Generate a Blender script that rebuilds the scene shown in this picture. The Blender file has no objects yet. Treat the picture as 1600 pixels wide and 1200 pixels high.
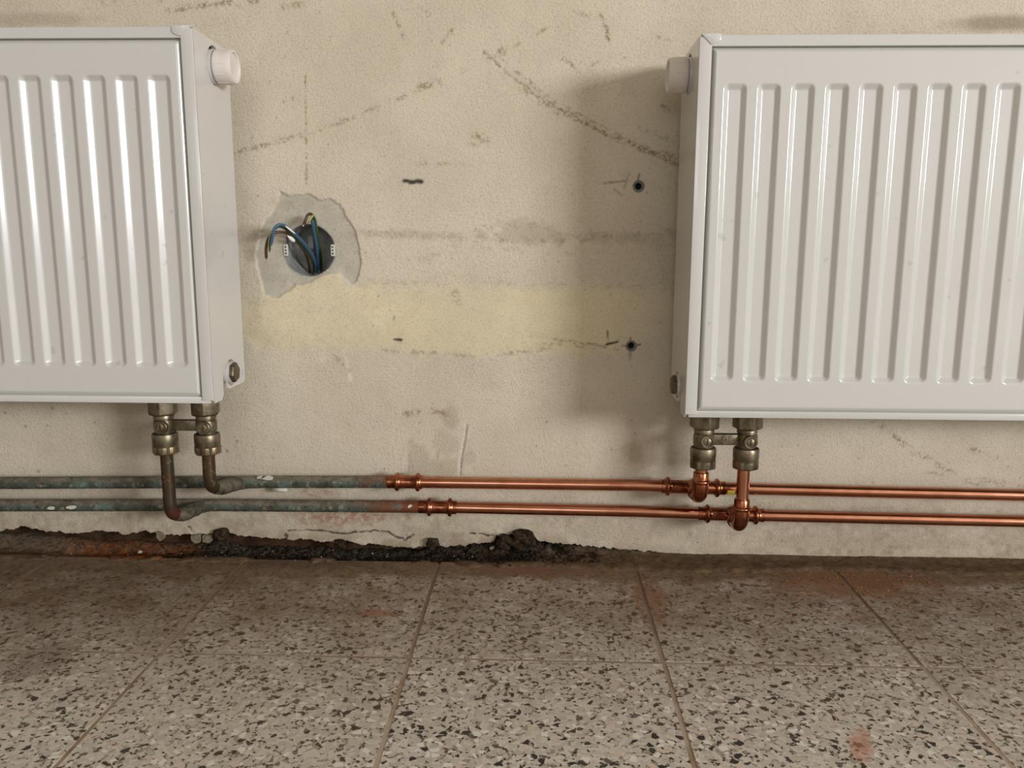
import bpy, bmesh, math, random
import numpy as np
from mathutils import Vector, Matrix

# ------------------------------------------------------------------ camera, world, light, exposure
SC = bpy.context.scene
COL = SC.collection
F_PX, PITCH, YAW, ROLL, CAM_D, CAM_H = 1292.4, 0.1697, -0.0312, 0.0037, 0.9912, 0.3864
_fw = Vector((math.sin(YAW) * math.cos(PITCH), math.cos(YAW) * math.cos(PITCH), -math.sin(PITCH)))
_r0 = Vector((math.cos(YAW), -math.sin(YAW), 0)); _u0 = _r0.cross(_fw)
_r = math.cos(ROLL) * _r0 + math.sin(ROLL) * _u0
_u = -math.sin(ROLL) * _r0 + math.cos(ROLL) * _u0
_C = Vector((0, -CAM_D, CAM_H))
cam_data = bpy.data.cameras.new('camera'); cam = bpy.data.objects.new('camera', cam_data); COL.objects.link(cam)
cam_data.sensor_width = 36; cam_data.lens = 36 * F_PX / 1600; cam_data.clip_start = 0.02
M = Matrix((_r, _u, -_fw)).transposed().to_4x4(); M.translation = _C
cam.matrix_world = M
SC.camera = cam

world = bpy.data.worlds.new('world'); SC.world = world; world.use_nodes = True
world.node_tree.nodes['Background'].inputs[0].default_value = (0.75, 0.87, 1.0, 1)
world.node_tree.nodes['Background'].inputs[1].default_value = 0.3

ROOM_X0, ROOM_X1, ROOM_Y0, ROOM_Z1 = -2.6, 3.7, -5.5, 2.6
def window_light(name, loc, rot, sx, sy, power, col):
    d = bpy.data.lights.new(name, 'AREA'); d.shape = 'RECTANGLE'; d.size = sx; d.size_y = sy
    d.energy = power; d.color = col
    o = bpy.data.objects.new(name, d); COL.objects.link(o); o.location = loc; o.rotation_euler = rot
    return o
# daylight entering by the window in the right-hand wall, and from a window added behind the camera as fill
WIN1 = (-4.55, -2.65, 0.75, 1.50)     # y0, y1, z0, z1 in the wall x = ROOM_X1
FILL_WIN = (-1.7, 0.5, 0.85, 2.1)       # x0, x1, z0, z1 of the added fill window in the wall y = ROOM_Y0
window_light('daylight_side_window', (ROOM_X1 + 0.02, (WIN1[0] + WIN1[1]) / 2, (WIN1[2] + WIN1[3]) / 2),
             (0, math.radians(90), 0), WIN1[3] - WIN1[2], WIN1[1] - WIN1[0], 225, (0.95, 0.965, 1.0))
window_light('added_rear_fill', ((FILL_WIN[0] + FILL_WIN[1]) / 2, ROOM_Y0 - 0.02, (FILL_WIN[2] + FILL_WIN[3]) / 2),
             (math.radians(90), 0, 0), FILL_WIN[1] - FILL_WIN[0], FILL_WIN[3] - FILL_WIN[2], 22, (0.97, 0.965, 1.0))
vs = SC.view_settings
vs.view_transform = 'Standard'; vs.look = 'None'; vs.gamma = 1; vs.use_curve_mapping = False
vs.exposure = 0.17

# ------------------------------------------------------------------ helpers
def at(u, v, Y):
    """a point seen at photo pixel (u, v), at distance Y from the wall (world y = Y)"""
    d = _fw * F_PX + _r * (u - 800) + _u * (600 - v)
    return _C + d * ((Y - _C.y) / d.y)
def floor_at(u, v, Z=0.0):
    d = _fw * F_PX + _r * (u - 800) + _u * (600 - v)
    return _C + d * ((Z - _C.z) / d.z)
def wx(u, v):
    p = at(u, v, 0); return (p.x, p.z)

def lattice(seed, n=256):
    return np.random.default_rng(seed).random((n, n))
_lat = {}
def vnoise(x, y, scale, seed):
    L = _lat.setdefault(seed, lattice(seed))
    X = np.asarray(x) * scale + 1000.37; Y = np.asarray(y) * scale + 1000.71
    i = np.floor(X).astype(int); j = np.floor(Y).astype(int); f = X - i; g = Y - j
    f = f * f * (3 - 2 * f); g = g * g * (3 - 2 * g)
    i &= 255; j &= 255; i1 = (i + 1) & 255; j1 = (j + 1) & 255
    return (L[i, j] * (1 - f) + L[i1, j] * f) * (1 - g) + (L[i, j1] * (1 - f) + L[i1, j1] * f) * g
def fbm(x, y, scale, seed, octv=4):
    s = 0; a = 0.5; t = 0
    for k in range(octv):
        s = s + a * vnoise(x, y, scale * 2 ** k, seed + k); t += a; a *= 0.5
    return s / t
def sstep(a, b, x):
    t = np.clip((x - a) / (b - a), 0, 1); return t * t * (3 - 2 * t)

def mesh_np(name, verts, quads):
    me = bpy.data.meshes.new(name)
    verts = np.asarray(verts, np.float32); quads = np.asarray(quads, np.int32)
    me.vertices.add(len(verts)); me.vertices.foreach_set('co', verts.ravel())
    n, k = quads.shape
    me.loops.add(n * k); me.loops.foreach_set('vertex_index', quads.ravel())
    me.polygons.add(n); me.polygons.foreach_set('loop_start', np.arange(0, n * k, k, dtype=np.int32))
    try: me.polygons.foreach_set('loop_total', np.full(n, k, np.int32))
    except Exception: pass
    me.update(calc_edges=True); me.validate()
    me.polygons.foreach_set('use_smooth', np.ones(len(me.polygons), bool))
    return me
def set_attr(me, name, rgba):
    a = me.attributes.new(name, 'FLOAT_COLOR', 'POINT'); a.data.foreach_set('color', np.asarray(rgba, np.float32).ravel())

class MB:
    def __init__(s): s.v = []; s.f = []; s.m = []; s.sm = []
    def add(s, verts, faces, mi=0, smooth=True):
        b = len(s.v); s.v += [tuple(p) for p in verts]
        for k, f in enumerate(faces):
            s.f.append(tuple(i + b for i in f)); s.m.append(mi[k] if isinstance(mi, list) else mi); s.sm.append(smooth)
        return s
    def box(s, a, b, mi=0):
        x0, y0, z0 = a; x1, y1, z1 = b
        v = [(x, y, z) for z in (z0, z1) for y in (y0, y1) for x in (x0, x1)]
        return s.add(v, [(0, 2, 3, 1), (4, 5, 7, 6), (0, 1, 5, 4), (2, 6, 7, 3), (0, 4, 6, 2), (1, 3, 7, 5)], mi, False)
    def lathe(s, prof, o, ax, n=32, cap=True, smooth=True, mi=0, ph=0.0):
        """prof: [(radius, distance along axis)]"""
        ax = Vector(ax).normalized(); o = Vector(o)
        t = Vector((0, 0, 1)) if abs(ax.z) < .9 else Vector((1, 0, 0))
        e1 = ax.cross(t).normalized(); e2 = ax.cross(e1)
        v = []; f = []
        for r, h in prof:
            for k in range(n):
                a = 2 * math.pi * k / n + ph
                v.append(o + ax * h + e1 * (r * math.cos(a)) + e2 * (r * math.sin(a)))
        for i in range(len(prof) - 1):
            for k in range(n):
                k2 = (k + 1) % n
                f.append((i * n + k, i * n + k2, (i + 1) * n + k2, (i + 1) * n + k))
        if cap:
            f.append(tuple(range(n - 1, -1, -1))); f.append(tuple((len(prof) - 1) * n + k for k in range(n)))
        return s.add(v, f, mi, smooth)
    def tube(s, pts, rad, n=16, mi=0, cap=True, jitter=0.0, seed=1):
        pts = [Vector(p) for p in pts]; m = len(pts)
        R = rad if isinstance(rad, (list, tuple)) else [rad] * m
        rnd = random.Random(seed)
        tan = [(pts[min(i + 1, m - 1)] - pts[max(i - 1, 0)]).normalized() for i in range(m)]
        t0 = Vector((0, 0, 1)) if abs(tan[0].z) < .9 else Vector((1, 0, 0))
        e = tan[0].cross(t0).normalized(); v = []; f = []; mm = []
        for i in range(m):
            e = (e - tan[i] * e.dot(tan[i])).normalized(); g = tan[i].cross(e)
            for k in range(n):
                a = 2 * math.pi * k / n; r = R[i] * (1 + jitter * (rnd.random() - .5))
                v.append(pts[i] + e * (r * math.cos(a)) + g * (r * math.sin(a)))
        for i in range(m - 1):
            for k in range(n):
                k2 = (k + 1) % n; f.append((i * n + k, i * n + k2, (i + 1) * n + k2, (i + 1) * n + k))
                mm.append(mi[k % len(mi)] if isinstance(mi, list) else mi)
        if cap:
            f.append(tuple(range(n - 1, -1, -1))); f.append(tuple((m - 1) * n + k for k in range(n)))
            c = mi[0] if isinstance(mi, list) else mi; mm += [c, c]
        return s.add(v, f, mm, True)
    def build(s, name, mats, parent=None, auto=35, bevel=0.0, seg=2):
        me = bpy.data.meshes.new(name); me.from_pydata(s.v, [], s.f); me.validate()
        for m in (mats if isinstance(mats, (list, tuple)) else [mats]): me.materials.append(m)
        bm = bmesh.new(); bm.from_mesh(me)
        bm.faces.ensure_lookup_table()
        if len(bm.faces) == len(s.f):
            for k, fc in enumerate(bm.faces): fc.material_index = s.m[k]
        bmesh.ops.recalc_face_normals(bm, faces=bm.faces)
        if bevel:
            ed = [e for e in bm.edges if len(e.link_faces) == 2 and e.calc_face_angle(0) > 0.5]
            bmesh.ops.bevel(bm, geom=ed, offset=bevel, segments=seg, affect='EDGES', profile=0.5)
        for fc in bm.faces: fc.smooth = True
        ca = math.radians(auto)
        for e in bm.edges:
            if len(e.link_faces) != 2 or e.calc_face_angle(0) > ca: e.smooth = False
        bm.to_mesh(me); bm.free()
        return link(name, me, parent)
def link(name, me, parent=None):
    o = bpy.data.objects.new(name, me); COL.objects.link(o)
    if parent is not None: o.parent = parent
    return o
def thing(name, label, cat, loc=(0, 0, 0), group=None):
    o = bpy.data.objects.new(name, None); COL.objects.link(o); o.location = loc; o.empty_display_size = .02
    return tag(o, label, cat, group)
def tag(o, label, cat, group=None, kind=None):
    o['label'] = label; o['category'] = cat
    if group: o['group'] = group
    if kind: o['kind'] = kind
    return o
def keep(o, parent):   # parent keeping world place (parents are only translated)
    o.parent = parent; o.location = -parent.location; return o
def structure(o, label, cat):
    return tag(o, label, cat, kind='structure')
def spline(P, n=10):
    P = [Vector(p) for p in P]; Q = [2 * P[0] - P[1]] + P + [2 * P[-1] - P[-2]]; out = []
    for i in range(1, len(Q) - 2):
        a, b, c, d = Q[i - 1], Q[i], Q[i + 1], Q[i + 2]
        for k in range(n):
            t = k / n
            out.append(0.5 * ((2 * b) + (c - a) * t + (2 * a - 5 * b + 4 * c - d) * t * t + (-a + 3 * b - 3 * c + d) * t ** 3))
    out.append(P[-1]); return out

# ------------------------------------------------------------------ materials
def srgb(r, g, b):
    f = lambda c: (c / 255 / 12.92) if c / 255 <= .04045 else ((c / 255 + .055) / 1.055) ** 2.4
    return (f(r), f(g), f(b), 1)
class Mat:
    def __init__(s, name):
        s.m = bpy.data.materials.new(name); s.m.use_nodes = True; s.nt = s.m.node_tree
        s.b = s.nt.nodes['Principled BSDF']
    def n(s, t, **kw):
        x = s.nt.nodes.new(t)
        for k, v in kw.items(): setattr(x, k, v)
        return x
    def l(s, a, b): s.nt.links.new(a, b)
    def inp(s, node, idx, val):
        if hasattr(val, 'is_output'): s.l(val, node.inputs[idx])
        else: node.inputs[idx].default_value = val
    def math(s, op, a, b=0.0, c=0.0, clamp=False):
        x = s.n('ShaderNodeMath', operation=op); x.use_clamp = clamp
        s.inp(x, 0, a); s.inp(x, 1, b); s.inp(x, 2, c); return x.outputs[0]
    def mix(s, f, a, b, mode='MIX'):
        x = s.n('ShaderNodeMix', data_type='RGBA', blend_type=mode)
        s.inp(x, 0, f); s.inp(x, 6, a); s.inp(x, 7, b); return x.outputs[2]
    def ramp(s, f, stops, interp='LINEAR'):
        x = s.n('ShaderNodeValToRGB'); x.color_ramp.interpolation = interp
        el = x.color_ramp.elements
        while len(el) > 1: el.remove(el[-1])
        el[0].position, el[0].color = stops[0][0], stops[0][1]
        for p, c in stops[1:]:
            e = el.new(p); e.color = c
        s.inp(x, 0, f); return x.outputs[0]
    def grey(s, f, a, b): # smooth threshold
        x = s.n('ShaderNodeMapRange', interpolation_type='SMOOTHSTEP'); s.inp(x, 0, f); s.inp(x, 1, a); s.inp(x, 2, b); return x.outputs[0]
    def noise(s, scale, vec=None, detail=4, rough=.55, dist=0.0):
        x = s.n('ShaderNodeTexNoise'); x.inputs['Scale'].default_value = scale; x.inputs['Detail'].default_value = detail
        x.inputs['Roughness'].default_value = rough; x.inputs['Distortion'].default_value = dist
        if vec is not None: s.l(vec, x.inputs['Vector'])
        return x.outputs[0]
    def pos(s): return s.n('ShaderNodeNewGeometry').outputs['Position']
    def bump(s, h, strength, dist=.001, prev=None):
        x = s.n('ShaderNodeBump'); x.inputs['Strength'].default_value = strength; x.inputs['Distance'].default_value = dist
        s.l(h, x.inputs['Height'])
        if prev is not None: s.l(prev, x.inputs['Normal'])
        return x.outputs[0]
    def out(s, col=None, rough=None, metal=None, normal=None, **kw):
        for k, v in (('Base Color', col), ('Roughness', rough), ('Metallic', metal)):
            if v is not None: s.inp(s.b, k, v)
        if normal is not None: s.l(normal, s.b.inputs['Normal'])
        for k, v in kw.items(): s.b.inputs[k].default_value = v
        return s.m

def mat_plaster():
    s = Mat('wall_plaster'); p = s.pos()
    a1 = s.n('ShaderNodeAttribute', attribute_name='m1'); a2 = s.n('ShaderNodeAttribute', attribute_name='m2')
    c1 = s.n('ShaderNodeSeparateColor'); s.l(a1.outputs['Color'], c1.inputs[0])
    c2 = s.n('ShaderNodeSeparateColor'); s.l(a2.outputs['Color'], c2.inputs[0])
    big = s.noise(7, p, 5, .6); mid = s.noise(45, p, 5, .6); fine = s.noise(420, p, 3, .6)
    base = s.mix(s.grey(big, .35, .65), srgb(212, 201, 180), srgb(203, 191, 170))
    base = s.mix(s.math('MULTIPLY', s.grey(mid, .5, .75), .35), base, srgb(190, 178, 158))
    col = s.mix(s.math('MULTIPLY', c1.outputs[0], .95), base, s.mix(s.grey(mid, .4, .7), srgb(218, 205, 172), srgb(212, 198, 166)))
    col = s.mix(c1.outputs[1], col, s.mix(s.grey(mid, .35, .7), srgb(190, 183, 167), srgb(178, 170, 154)))
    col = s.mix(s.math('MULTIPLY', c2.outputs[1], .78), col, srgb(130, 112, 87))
    brk = s.grey(s.noise(230, p, 3, .7), .38, .6)
    col = s.mix(s.math('MULTIPLY', c2.outputs[0], s.grey(s.noise(120, p, 4, .7), .35, .62)), col, srgb(150, 100, 70))
    col = s.mix(s.math('MULTIPLY', c1.outputs[2], brk), col, srgb(142, 120, 94))
    col = s.mix(s.math('MULTIPLY', c2.outputs[2], .9), col, srgb(222, 214, 192))
    col = s.mix(s.math('MULTIPLY', a1.outputs['Alpha'], .95, clamp=True), col, srgb(40, 33, 27))
    # speckle of the painted render
    col = s.mix(.30, col, s.ramp(fine, [(.3, (.35, .33, .29, 1)), (.5, (1, 1, 1, 1))]), 'MULTIPLY')
    sm = s.math('SUBTRACT', 1.0, s.math('MULTIPLY', s.math('ADD', c1.outputs[0], c1.outputs[1], clamp=True), .8))
    h = s.math('MULTIPLY', s.math('ADD', s.noise(430, p, 2, .5), s.math('MULTIPLY', s.noise(190, p, 2, .5), .8)), sm)
    nrm = s.bump(h, .36, .0020)
    return s.out(col, .82, 0.0, nrm, **{'Specular IOR Level': .3})
def mat_terrazzo():
    s = Mat('terrazzo'); p = s.pos()
    oi = s.n('ShaderNodeObjectInfo')
    off = s.n('ShaderNodeVectorMath', operation='ADD'); s.l(p, off.inputs[0])
    cx = s.n('ShaderNodeCombineXYZ'); r7 = s.math('MULTIPLY', oi.outputs['Random'], 7.0); s.l(r7, cx.inputs[0]); s.l(r7, cx.inputs[1]); s.l(cx.outputs[0], off.inputs[1])
    nz = s.n('ShaderNodeTexNoise'); nz.inputs['Scale'].default_value = 160; nz.inputs['Detail'].default_value = 2; s.l(off.outputs[0], nz.inputs['Vector'])
    sub = s.n('ShaderNodeVectorMath', operation='MULTIPLY_ADD'); s.l(nz.outputs['Color'], sub.inputs[0]); sub.inputs[1].default_value = (.006, .006, 0); s.l(off.outputs[0], sub.inputs[2])
    vec = sub.outputs[0]
    def vor(scale, feat):
        x = s.n('ShaderNodeTexVoronoi', feature=feat, voronoi_dimensions='2D'); x.inputs['Scale'].default_value = scale; s.l(vec, x.inputs['Vector']); return x
    f1 = vor(165, 'F1'); e1 = vor(165, 'DISTANCE_TO_EDGE')
    g1 = vor(330, 'F1'); h1 = vor(330, 'DISTANCE_TO_EDGE')
    sc = s.n('ShaderNodeSeparateColor'); s.l(f1.outputs['Color'], sc.inputs[0])
    sg = s.n('ShaderNodeSeparateColor'); s.l(g1.outputs['Color'], sg.inputs[0])
    matrix = s.mix(s.grey(s.noise(30, p, 4), .35, .65), srgb(194, 184, 170), srgb(210, 200, 187))
    # small chips, then the large ones
    smallc = s.ramp(sg.outputs[0], [(0, srgb(62, 55, 50)), (.13, srgb(86, 78, 70)), (.19, srgb(150, 140, 127)), (.34, srgb(196, 188, 175)), (.66, srgb(216, 207, 195)), (1, srgb(224, 217, 208))], 'CONSTANT')
    col = s.mix(s.grey(h1.outputs['Distance'], .05, .10), matrix, smallc)
    bigc = s.ramp(sc.outputs[0], [(0, srgb(48, 46, 46)), (.09, srgb(66, 62, 58)), (.14, srgb(104, 96, 88)), (.17, srgb(190, 182, 170)), (.4, srgb(210, 202, 190)), (.6, srgb(198, 191, 180)), (.78, srgb(232, 226, 216)), (.93, srgb(212, 194, 178))], 'CONSTANT')
    isbig = s.math('MULTIPLY', s.grey(e1.outputs['Distance'], .10, .15), s.math('LESS_THAN', sc.outputs[1], .62))
    col = s.mix(isbig, col, bigc)
    # per tile tint
    col = s.mix(s.math('MULTIPLY', oi.outputs['Random'], .35), col, s.mix(.5, col, srgb(150, 132, 104)))
    sp = s.n('ShaderNodeSeparateXYZ'); s.l(p, sp.inputs[0])
    # trodden-in plaster dust and dirt, thickest along the wall foot, with shade painted in
    n1 = s.noise(14, p, 6, .65)
    near = s.math('MULTIPLY', s.grey(sp.outputs[1], -.46, -.10), s.math('ADD', .50, s.math('MULTIPLY', s.grey(n1, .3, .7), .40)))
    thick = s.grey(s.math('ADD', sp.outputs[1], s.math('MULTIPLY', s.math('SUBTRACT', n1, .5), .12)), -.135, -.055)
    near = s.math('MAXIMUM', near, s.math('MULTIPLY', thick, 1.1))
    near = s.math('ADD', near, s.math('MULTIPLY', s.grey(sp.outputs[0], -.05, -.5), s.math('MULTIPLY', s.grey(sp.outputs[1], -.40, -.12), .22)), clamp=True)  # extra darkening to the left stands in for shade on the floor
    dust = s.mix(s.grey(s.noise(60, p, 5, .7), .35, .7), srgb(90, 67, 41), srgb(116, 89, 58))  # dust colour, used for the painted shade too
    col = s.mix(s.math('MULTIPLY', near, .88), col, dust)
    def spot(u, v, ax, ay, colr, amt, rot=0.0):
        nonlocal col
        q = floor_at(u, v)
        mp = s.n('ShaderNodeMapping', vector_type='TEXTURE'); s.l(p, mp.inputs['Vector'])
        mp.inputs['Location'].default_value = (q.x, q.y, 0); mp.inputs['Scale'].default_value = (ax, ay, 1); mp.inputs['Rotation'].default_value = (0, 0, rot)
        ln = s.n('ShaderNodeVectorMath', operation='LENGTH'); s.l(mp.outputs[0], ln.inputs[0])
        w = s.math('ADD', ln.outputs['Value'], s.math('MULTIPLY', s.math('SUBTRACT', s.noise(90, p, 4, .7), .5), 1.6))
        col = s.mix(s.math('MULTIPLY', s.grey(w, 1.0, .35), amt), col, colr)
    spot(1015, 935, .028, .085, srgb(128, 84, 54), .6)
    spot(1345, 1165, .011, .034, srgb(176, 112, 82), .6, -.35)
    spot(60, 1030, .045, .055, srgb(84, 64, 42), .45)
    spot(1330, 915, .13, .05, srgb(126, 88, 54), .65)
    spot(470, 880, .16, .02, srgb(74, 58, 42), .5)
    spot(590, 958, .03, .012, srgb(140, 84, 56), .6)
    spot(850, 890, .12, .03, srgb(120, 84, 62), .6)
    h = s.noise(500, p, 2, .5)
    return s.out(col, s.math('ADD', .5, s.math('MULTIPLY', n1, .3)), 0.0, s.bump(h, .25, .0006), **{'Specular IOR Level': .25})
def mat_simple(name, col, rough=.5, metal=0.0, noise=None, amt=.3, bump=0.0, bscale=300, **kw):
    s = Mat(name); p = s.pos(); c = col; nrm = None
    if noise:
        c = s.mix(s.math('MULTIPLY', s.grey(s.noise(noise[0], p, 5, .65), .38, .66), amt), col, noise[1])
    if bump: nrm = s.bump(s.noise(bscale, p, 4, .6), bump, .001)
    return s.out(c, rough, metal, nrm, **kw)
def mat_enamel():
    s = Mat('white_enamel'); p = s.pos()
    sp = s.grey(s.noise(70, p, 2, .4), .73, .76)
    col = s.mix(s.math('MULTIPLY', sp, .25), srgb(205, 203, 198), srgb(140, 135, 126))
    return s.out(col, .2, 0.0, s.bump(s.noise(900, p, 2), .02, .0004), **{'Coat Weight': .4, 'Coat Roughness': .06, 'Specular IOR Level': .5})
def mat_copper():
    s = Mat('bright_copper'); p = s.pos()
    col = s.mix(s.grey(s.noise(35, p, 5, .7), .4, .7), srgb(206, 146, 118), srgb(188, 124, 96))
    return s.out(col, s.math('ADD', .13, s.math('MULTIPLY', s.noise(40, p, 3), .10)), 1.0)
def mat_fitting():
    s = Mat('pressed_copper_fitting'); p = s.pos()
    col = s.mix(s.grey(s.noise(90, p, 5, .7), .38, .66), srgb(184, 116, 84), srgb(118, 68, 46))
    return s.out(col, .24, 1.0, s.bump(s.noise(200, p, 2), .08, .001))
def mat_verdigris():
    s = Mat('verdigris_pipe'); p = s.pos()
    sp = s.n('ShaderNodeSeparateXYZ'); s.l(p, sp.inputs[0])
    n1 = s.noise(38, p, 6, .7); n2 = s.noise(120, p, 5, .7); n3 = s.noise(26, p, 4, .6, .5)
    col = s.mix(s.grey(n1, .36, .62), srgb(62, 62, 50), srgb(72, 82, 70))
    col = s.mix(s.math('MULTIPLY', s.grey(n3, .5, .62), .8), col, srgb(86, 106, 96))
    col = s.mix(s.math('MULTIPLY', s.grey(n2, .54, .62), .8), col, srgb(38, 36, 28))
    col = s.mix(s.math('MULTIPLY', s.grey(s.noise(95, p, 5, .75), .55, .61), .7), col, srgb(142, 134, 114))
    g = s.n('ShaderNodeNewGeometry'); sn = s.n('ShaderNodeSeparateXYZ'); s.l(g.outputs['Normal'], sn.inputs[0])
    col = s.mix(s.math('MULTIPLY', s.grey(sn.outputs[2], .05, .75), s.grey(n1, .30, .55)), col, s.mix(s.grey(n2, .4, .6), srgb(92, 82, 68), srgb(122, 112, 96)))
    # bare brown copper towards the new couplings
    endm = s.grey(sp.outputs[0], -.235, -.16)
    e2 = s.math('MULTIPLY', endm, s.grey(n1, .62, .42))
    col = s.mix(e2, col, srgb(128, 74, 46))
    return s.out(col, .7, s.math('MULTIPLY', e2, .6), s.bump(n2, .5, .0015))
def mat_oldriser():
    s = Mat('browned_riser'); p = s.pos()
    n1 = s.noise(45, p, 6, .7)
    col = s.mix(s.grey(n1, .4, .62), srgb(80, 58, 36), srgb(64, 58, 47))
    sp = s.n('ShaderNodeSeparateXYZ'); s.l(p, sp.inputs[0])
    low = s.math('MULTIPLY', s.grey(s.noise(60, p, 3), .42, .55), s.grey(sp.outputs[2], .10, .065))
    col = s.mix(low, col, srgb(98, 58, 44))
    col = s.mix(s.math('MULTIPLY', s.grey(s.noise(140, p, 4, .7), .6, .66), .5), col, srgb(148, 140, 122))
    return s.out(col, .42, .55, s.bump(n1, .3, .001))
def mat_brass(name, a, b):
    s = Mat(name); p = s.pos()
    col = s.mix(s.grey(s.noise(80, p, 5, .7), .35, .68), a, b)
    return s.out(col, s.math('ADD', .27, s.math('MULTIPLY', s.noise(120, p, 4), .3)), .85, s.bump(s.noise(240, p, 3), .12, .001))
def mat_dirt():
    s = Mat('wall_foot_dirt'); p = s.pos()
    a = s.n('ShaderNodeAttribute', attribute_name='m1'); c = s.n('ShaderNodeSeparateColor'); s.l(a.outputs['Color'], c.inputs[0])
    n1 = s.noise(70, p, 6, .7); n2 = s.noise(260, p, 4, .7)
    col = s.mix(s.grey(n1, .35, .65), srgb(86, 68, 50), srgb(110, 91, 71))
    rust = s.mix(s.grey(n1, .38, .62), srgb(74, 33, 5), srgb(132, 68, 16))
    col = s.mix(c.outputs[0], col, rust)
    blk = s.mix(s.grey(n2, .45, .68), srgb(20, 16, 12), srgb(50, 39, 29))
    col = s.mix(c.outputs[1], col, blk)
    col = s.mix(s.math('MULTIPLY', c.outputs[2], s.grey(n2, .35, .6)), col, srgb(136, 124, 106))
    return s.out(col, .9, 0.0, s.bump(n2, .6, .002), **{'Specular IOR Level': .08})

PLASTER = mat_plaster(); TERRAZZO = mat_terrazzo(); ENAMEL = mat_enamel(); COPPER = mat_copper(); FITTING = mat_fitting()
VERDI = mat_verdigris(); RISER = mat_oldriser(); DIRT = mat_dirt()
def mat_grout():
    s = Mat('grout'); p = s.pos(); sp = s.n('ShaderNodeSeparateXYZ'); s.l(p, sp.inputs[0])
    col = s.mix(s.grey(s.noise(20, p, 5, .65), .4, .66), srgb(176, 160, 142), srgb(150, 124, 100))
    col = s.mix(s.math('MULTIPLY', s.grey(sp.outputs[1], -.42, -.06), .9), col, srgb(112, 90, 68))
    return s.out(col, .9, 0.0, s.bump(s.noise(300, p, 3), .3, .001))
GROUT = mat_grout()
ROOMPAINT = mat_simple('room_paint', srgb(168, 162, 150), .85, noise=(3, srgb(156, 149, 136)), amt=.5)
MASONRY = mat_simple('masonry', srgb(74, 54, 38), .95, noise=(50, srgb(38, 28, 20)), amt=.9, bump=.8, bscale=160, **{'Specular IOR Level': .05})
NICKEL = mat_brass('aged_nickel', srgb(142, 130, 108), srgb(96, 86, 66))
BRASSY = mat_brass('yellowed_brass', srgb(158, 142, 112), srgb(116, 102, 76))
TARNISH = mat_brass('tarnished_nickel', srgb(140, 130, 108), srgb(98, 88, 68))
PLUGM = mat_brass('dull_plug', srgb(120, 110, 92), srgb(92, 82, 64))
CAPPL = mat_simple('cap_plastic', srgb(222, 214, 206), .5, noise=(60, srgb(206, 197, 188)), amt=.5)
DARK = mat_simple('gap_shade', srgb(26, 23, 20), .8)  # near-black, painted in for the shade inside holes, slots and gaps
BOXGREY = mat_simple('box_plastic', srgb(160, 162, 158), .5, noise=(50, srgb(104, 104, 100)), amt=.8)
LUGM = mat_simple('lug_plastic', srgb(196, 194, 184), .5)
W_BROWN = mat_simple('brown_insulation', srgb(72, 46, 28), .4)
W_BLUE = mat_simple('blue_insulation', srgb(62, 94, 122), .4)
W_GREEN = mat_simple('green_insulation', srgb(58, 80, 42), .4)
W_YELLOW = mat_simple('yellow_insulation', srgb(164, 158, 82), .4)
W_WHITE = mat_simple('white_sheath', srgb(238, 236, 228), .5)
ANCHOR = mat_simple('anchor_plastic', srgb(120, 120, 116), .6)
FRAGM = mat_simple('broken_plaster', srgb(128, 117, 96), .9, noise=(120, srgb(92, 82, 64)), amt=.8, bump=.5)
LUMPM = mat_simple('dark_lump', srgb(32, 25, 18), .95, noise=(220, srgb(74, 61, 47)), amt=.8, bump=.8, bscale=260, **{'Specular IOR Level': .08})
PALE = mat_simple('pale_grit', srgb(186, 176, 160), .9)
FILING = mat_simple('copper_grit', srgb(172, 104, 60), .5, .3)
FLAKE = mat_simple('paint_flake', srgb(200, 197, 187), .6)
YELLOWM = mat_simple('yellow_mark', srgb(168, 146, 36), .5)
FRAMEM = mat_simple('window_frame', srgb(226, 224, 218), .4)
SOLDER = mat_simple('solder_lump', srgb(104, 97, 80), .6, .3, noise=(110, srgb(50, 46, 36)), amt=.9, bump=.4)

# ------------------------------------------------------------------ room shell
def zs_cut(a, b, holes):  # helper: rectangle minus one hole -> four boxes
    (x0, x1, z0, z1), (h0, h1, k0, k1) = a, holes
    return [(x0, h0, z0, z1), (h1, x1, z0, z1), (h0, h1, z0, k0), (h0, h1, k1, z1)]
m = MB()
for (a, b, c, d) in zs_cut((ROOM_Y0, 0.0, 0, ROOM_Z1), None, WIN1): m.box((ROOM_X1, a, c), (ROOM_X1 + .2, b, d))
structure(m.build('wall_right', ROOMPAINT), 'painted side wall with the wide daylight window', 'wall')
m = MB()
for (a, b, c, d) in zs_cut((ROOM_X0, ROOM_X1, 0, ROOM_Z1), None, FILL_WIN): m.box((a, ROOM_Y0 - .2, c), (b, ROOM_Y0, d))
structure(m.build('wall_front', ROOMPAINT), 'painted wall opposite the radiators with an added fill window', 'wall')
structure(MB().box((ROOM_X0 - .2, ROOM_Y0, 0), (ROOM_X0, 0.0, ROOM_Z1)).build('wall_left', ROOMPAINT), 'plain painted side wall away from the daylight', 'wall')
structure(MB().box((ROOM_X0 - .2, ROOM_Y0 - .2, ROOM_Z1), (ROOM_X1 + .2, .2, ROOM_Z1 + .1)).build('ceiling', ROOMPAINT), 'plain painted ceiling of the bare room', 'ceiling')
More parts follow.
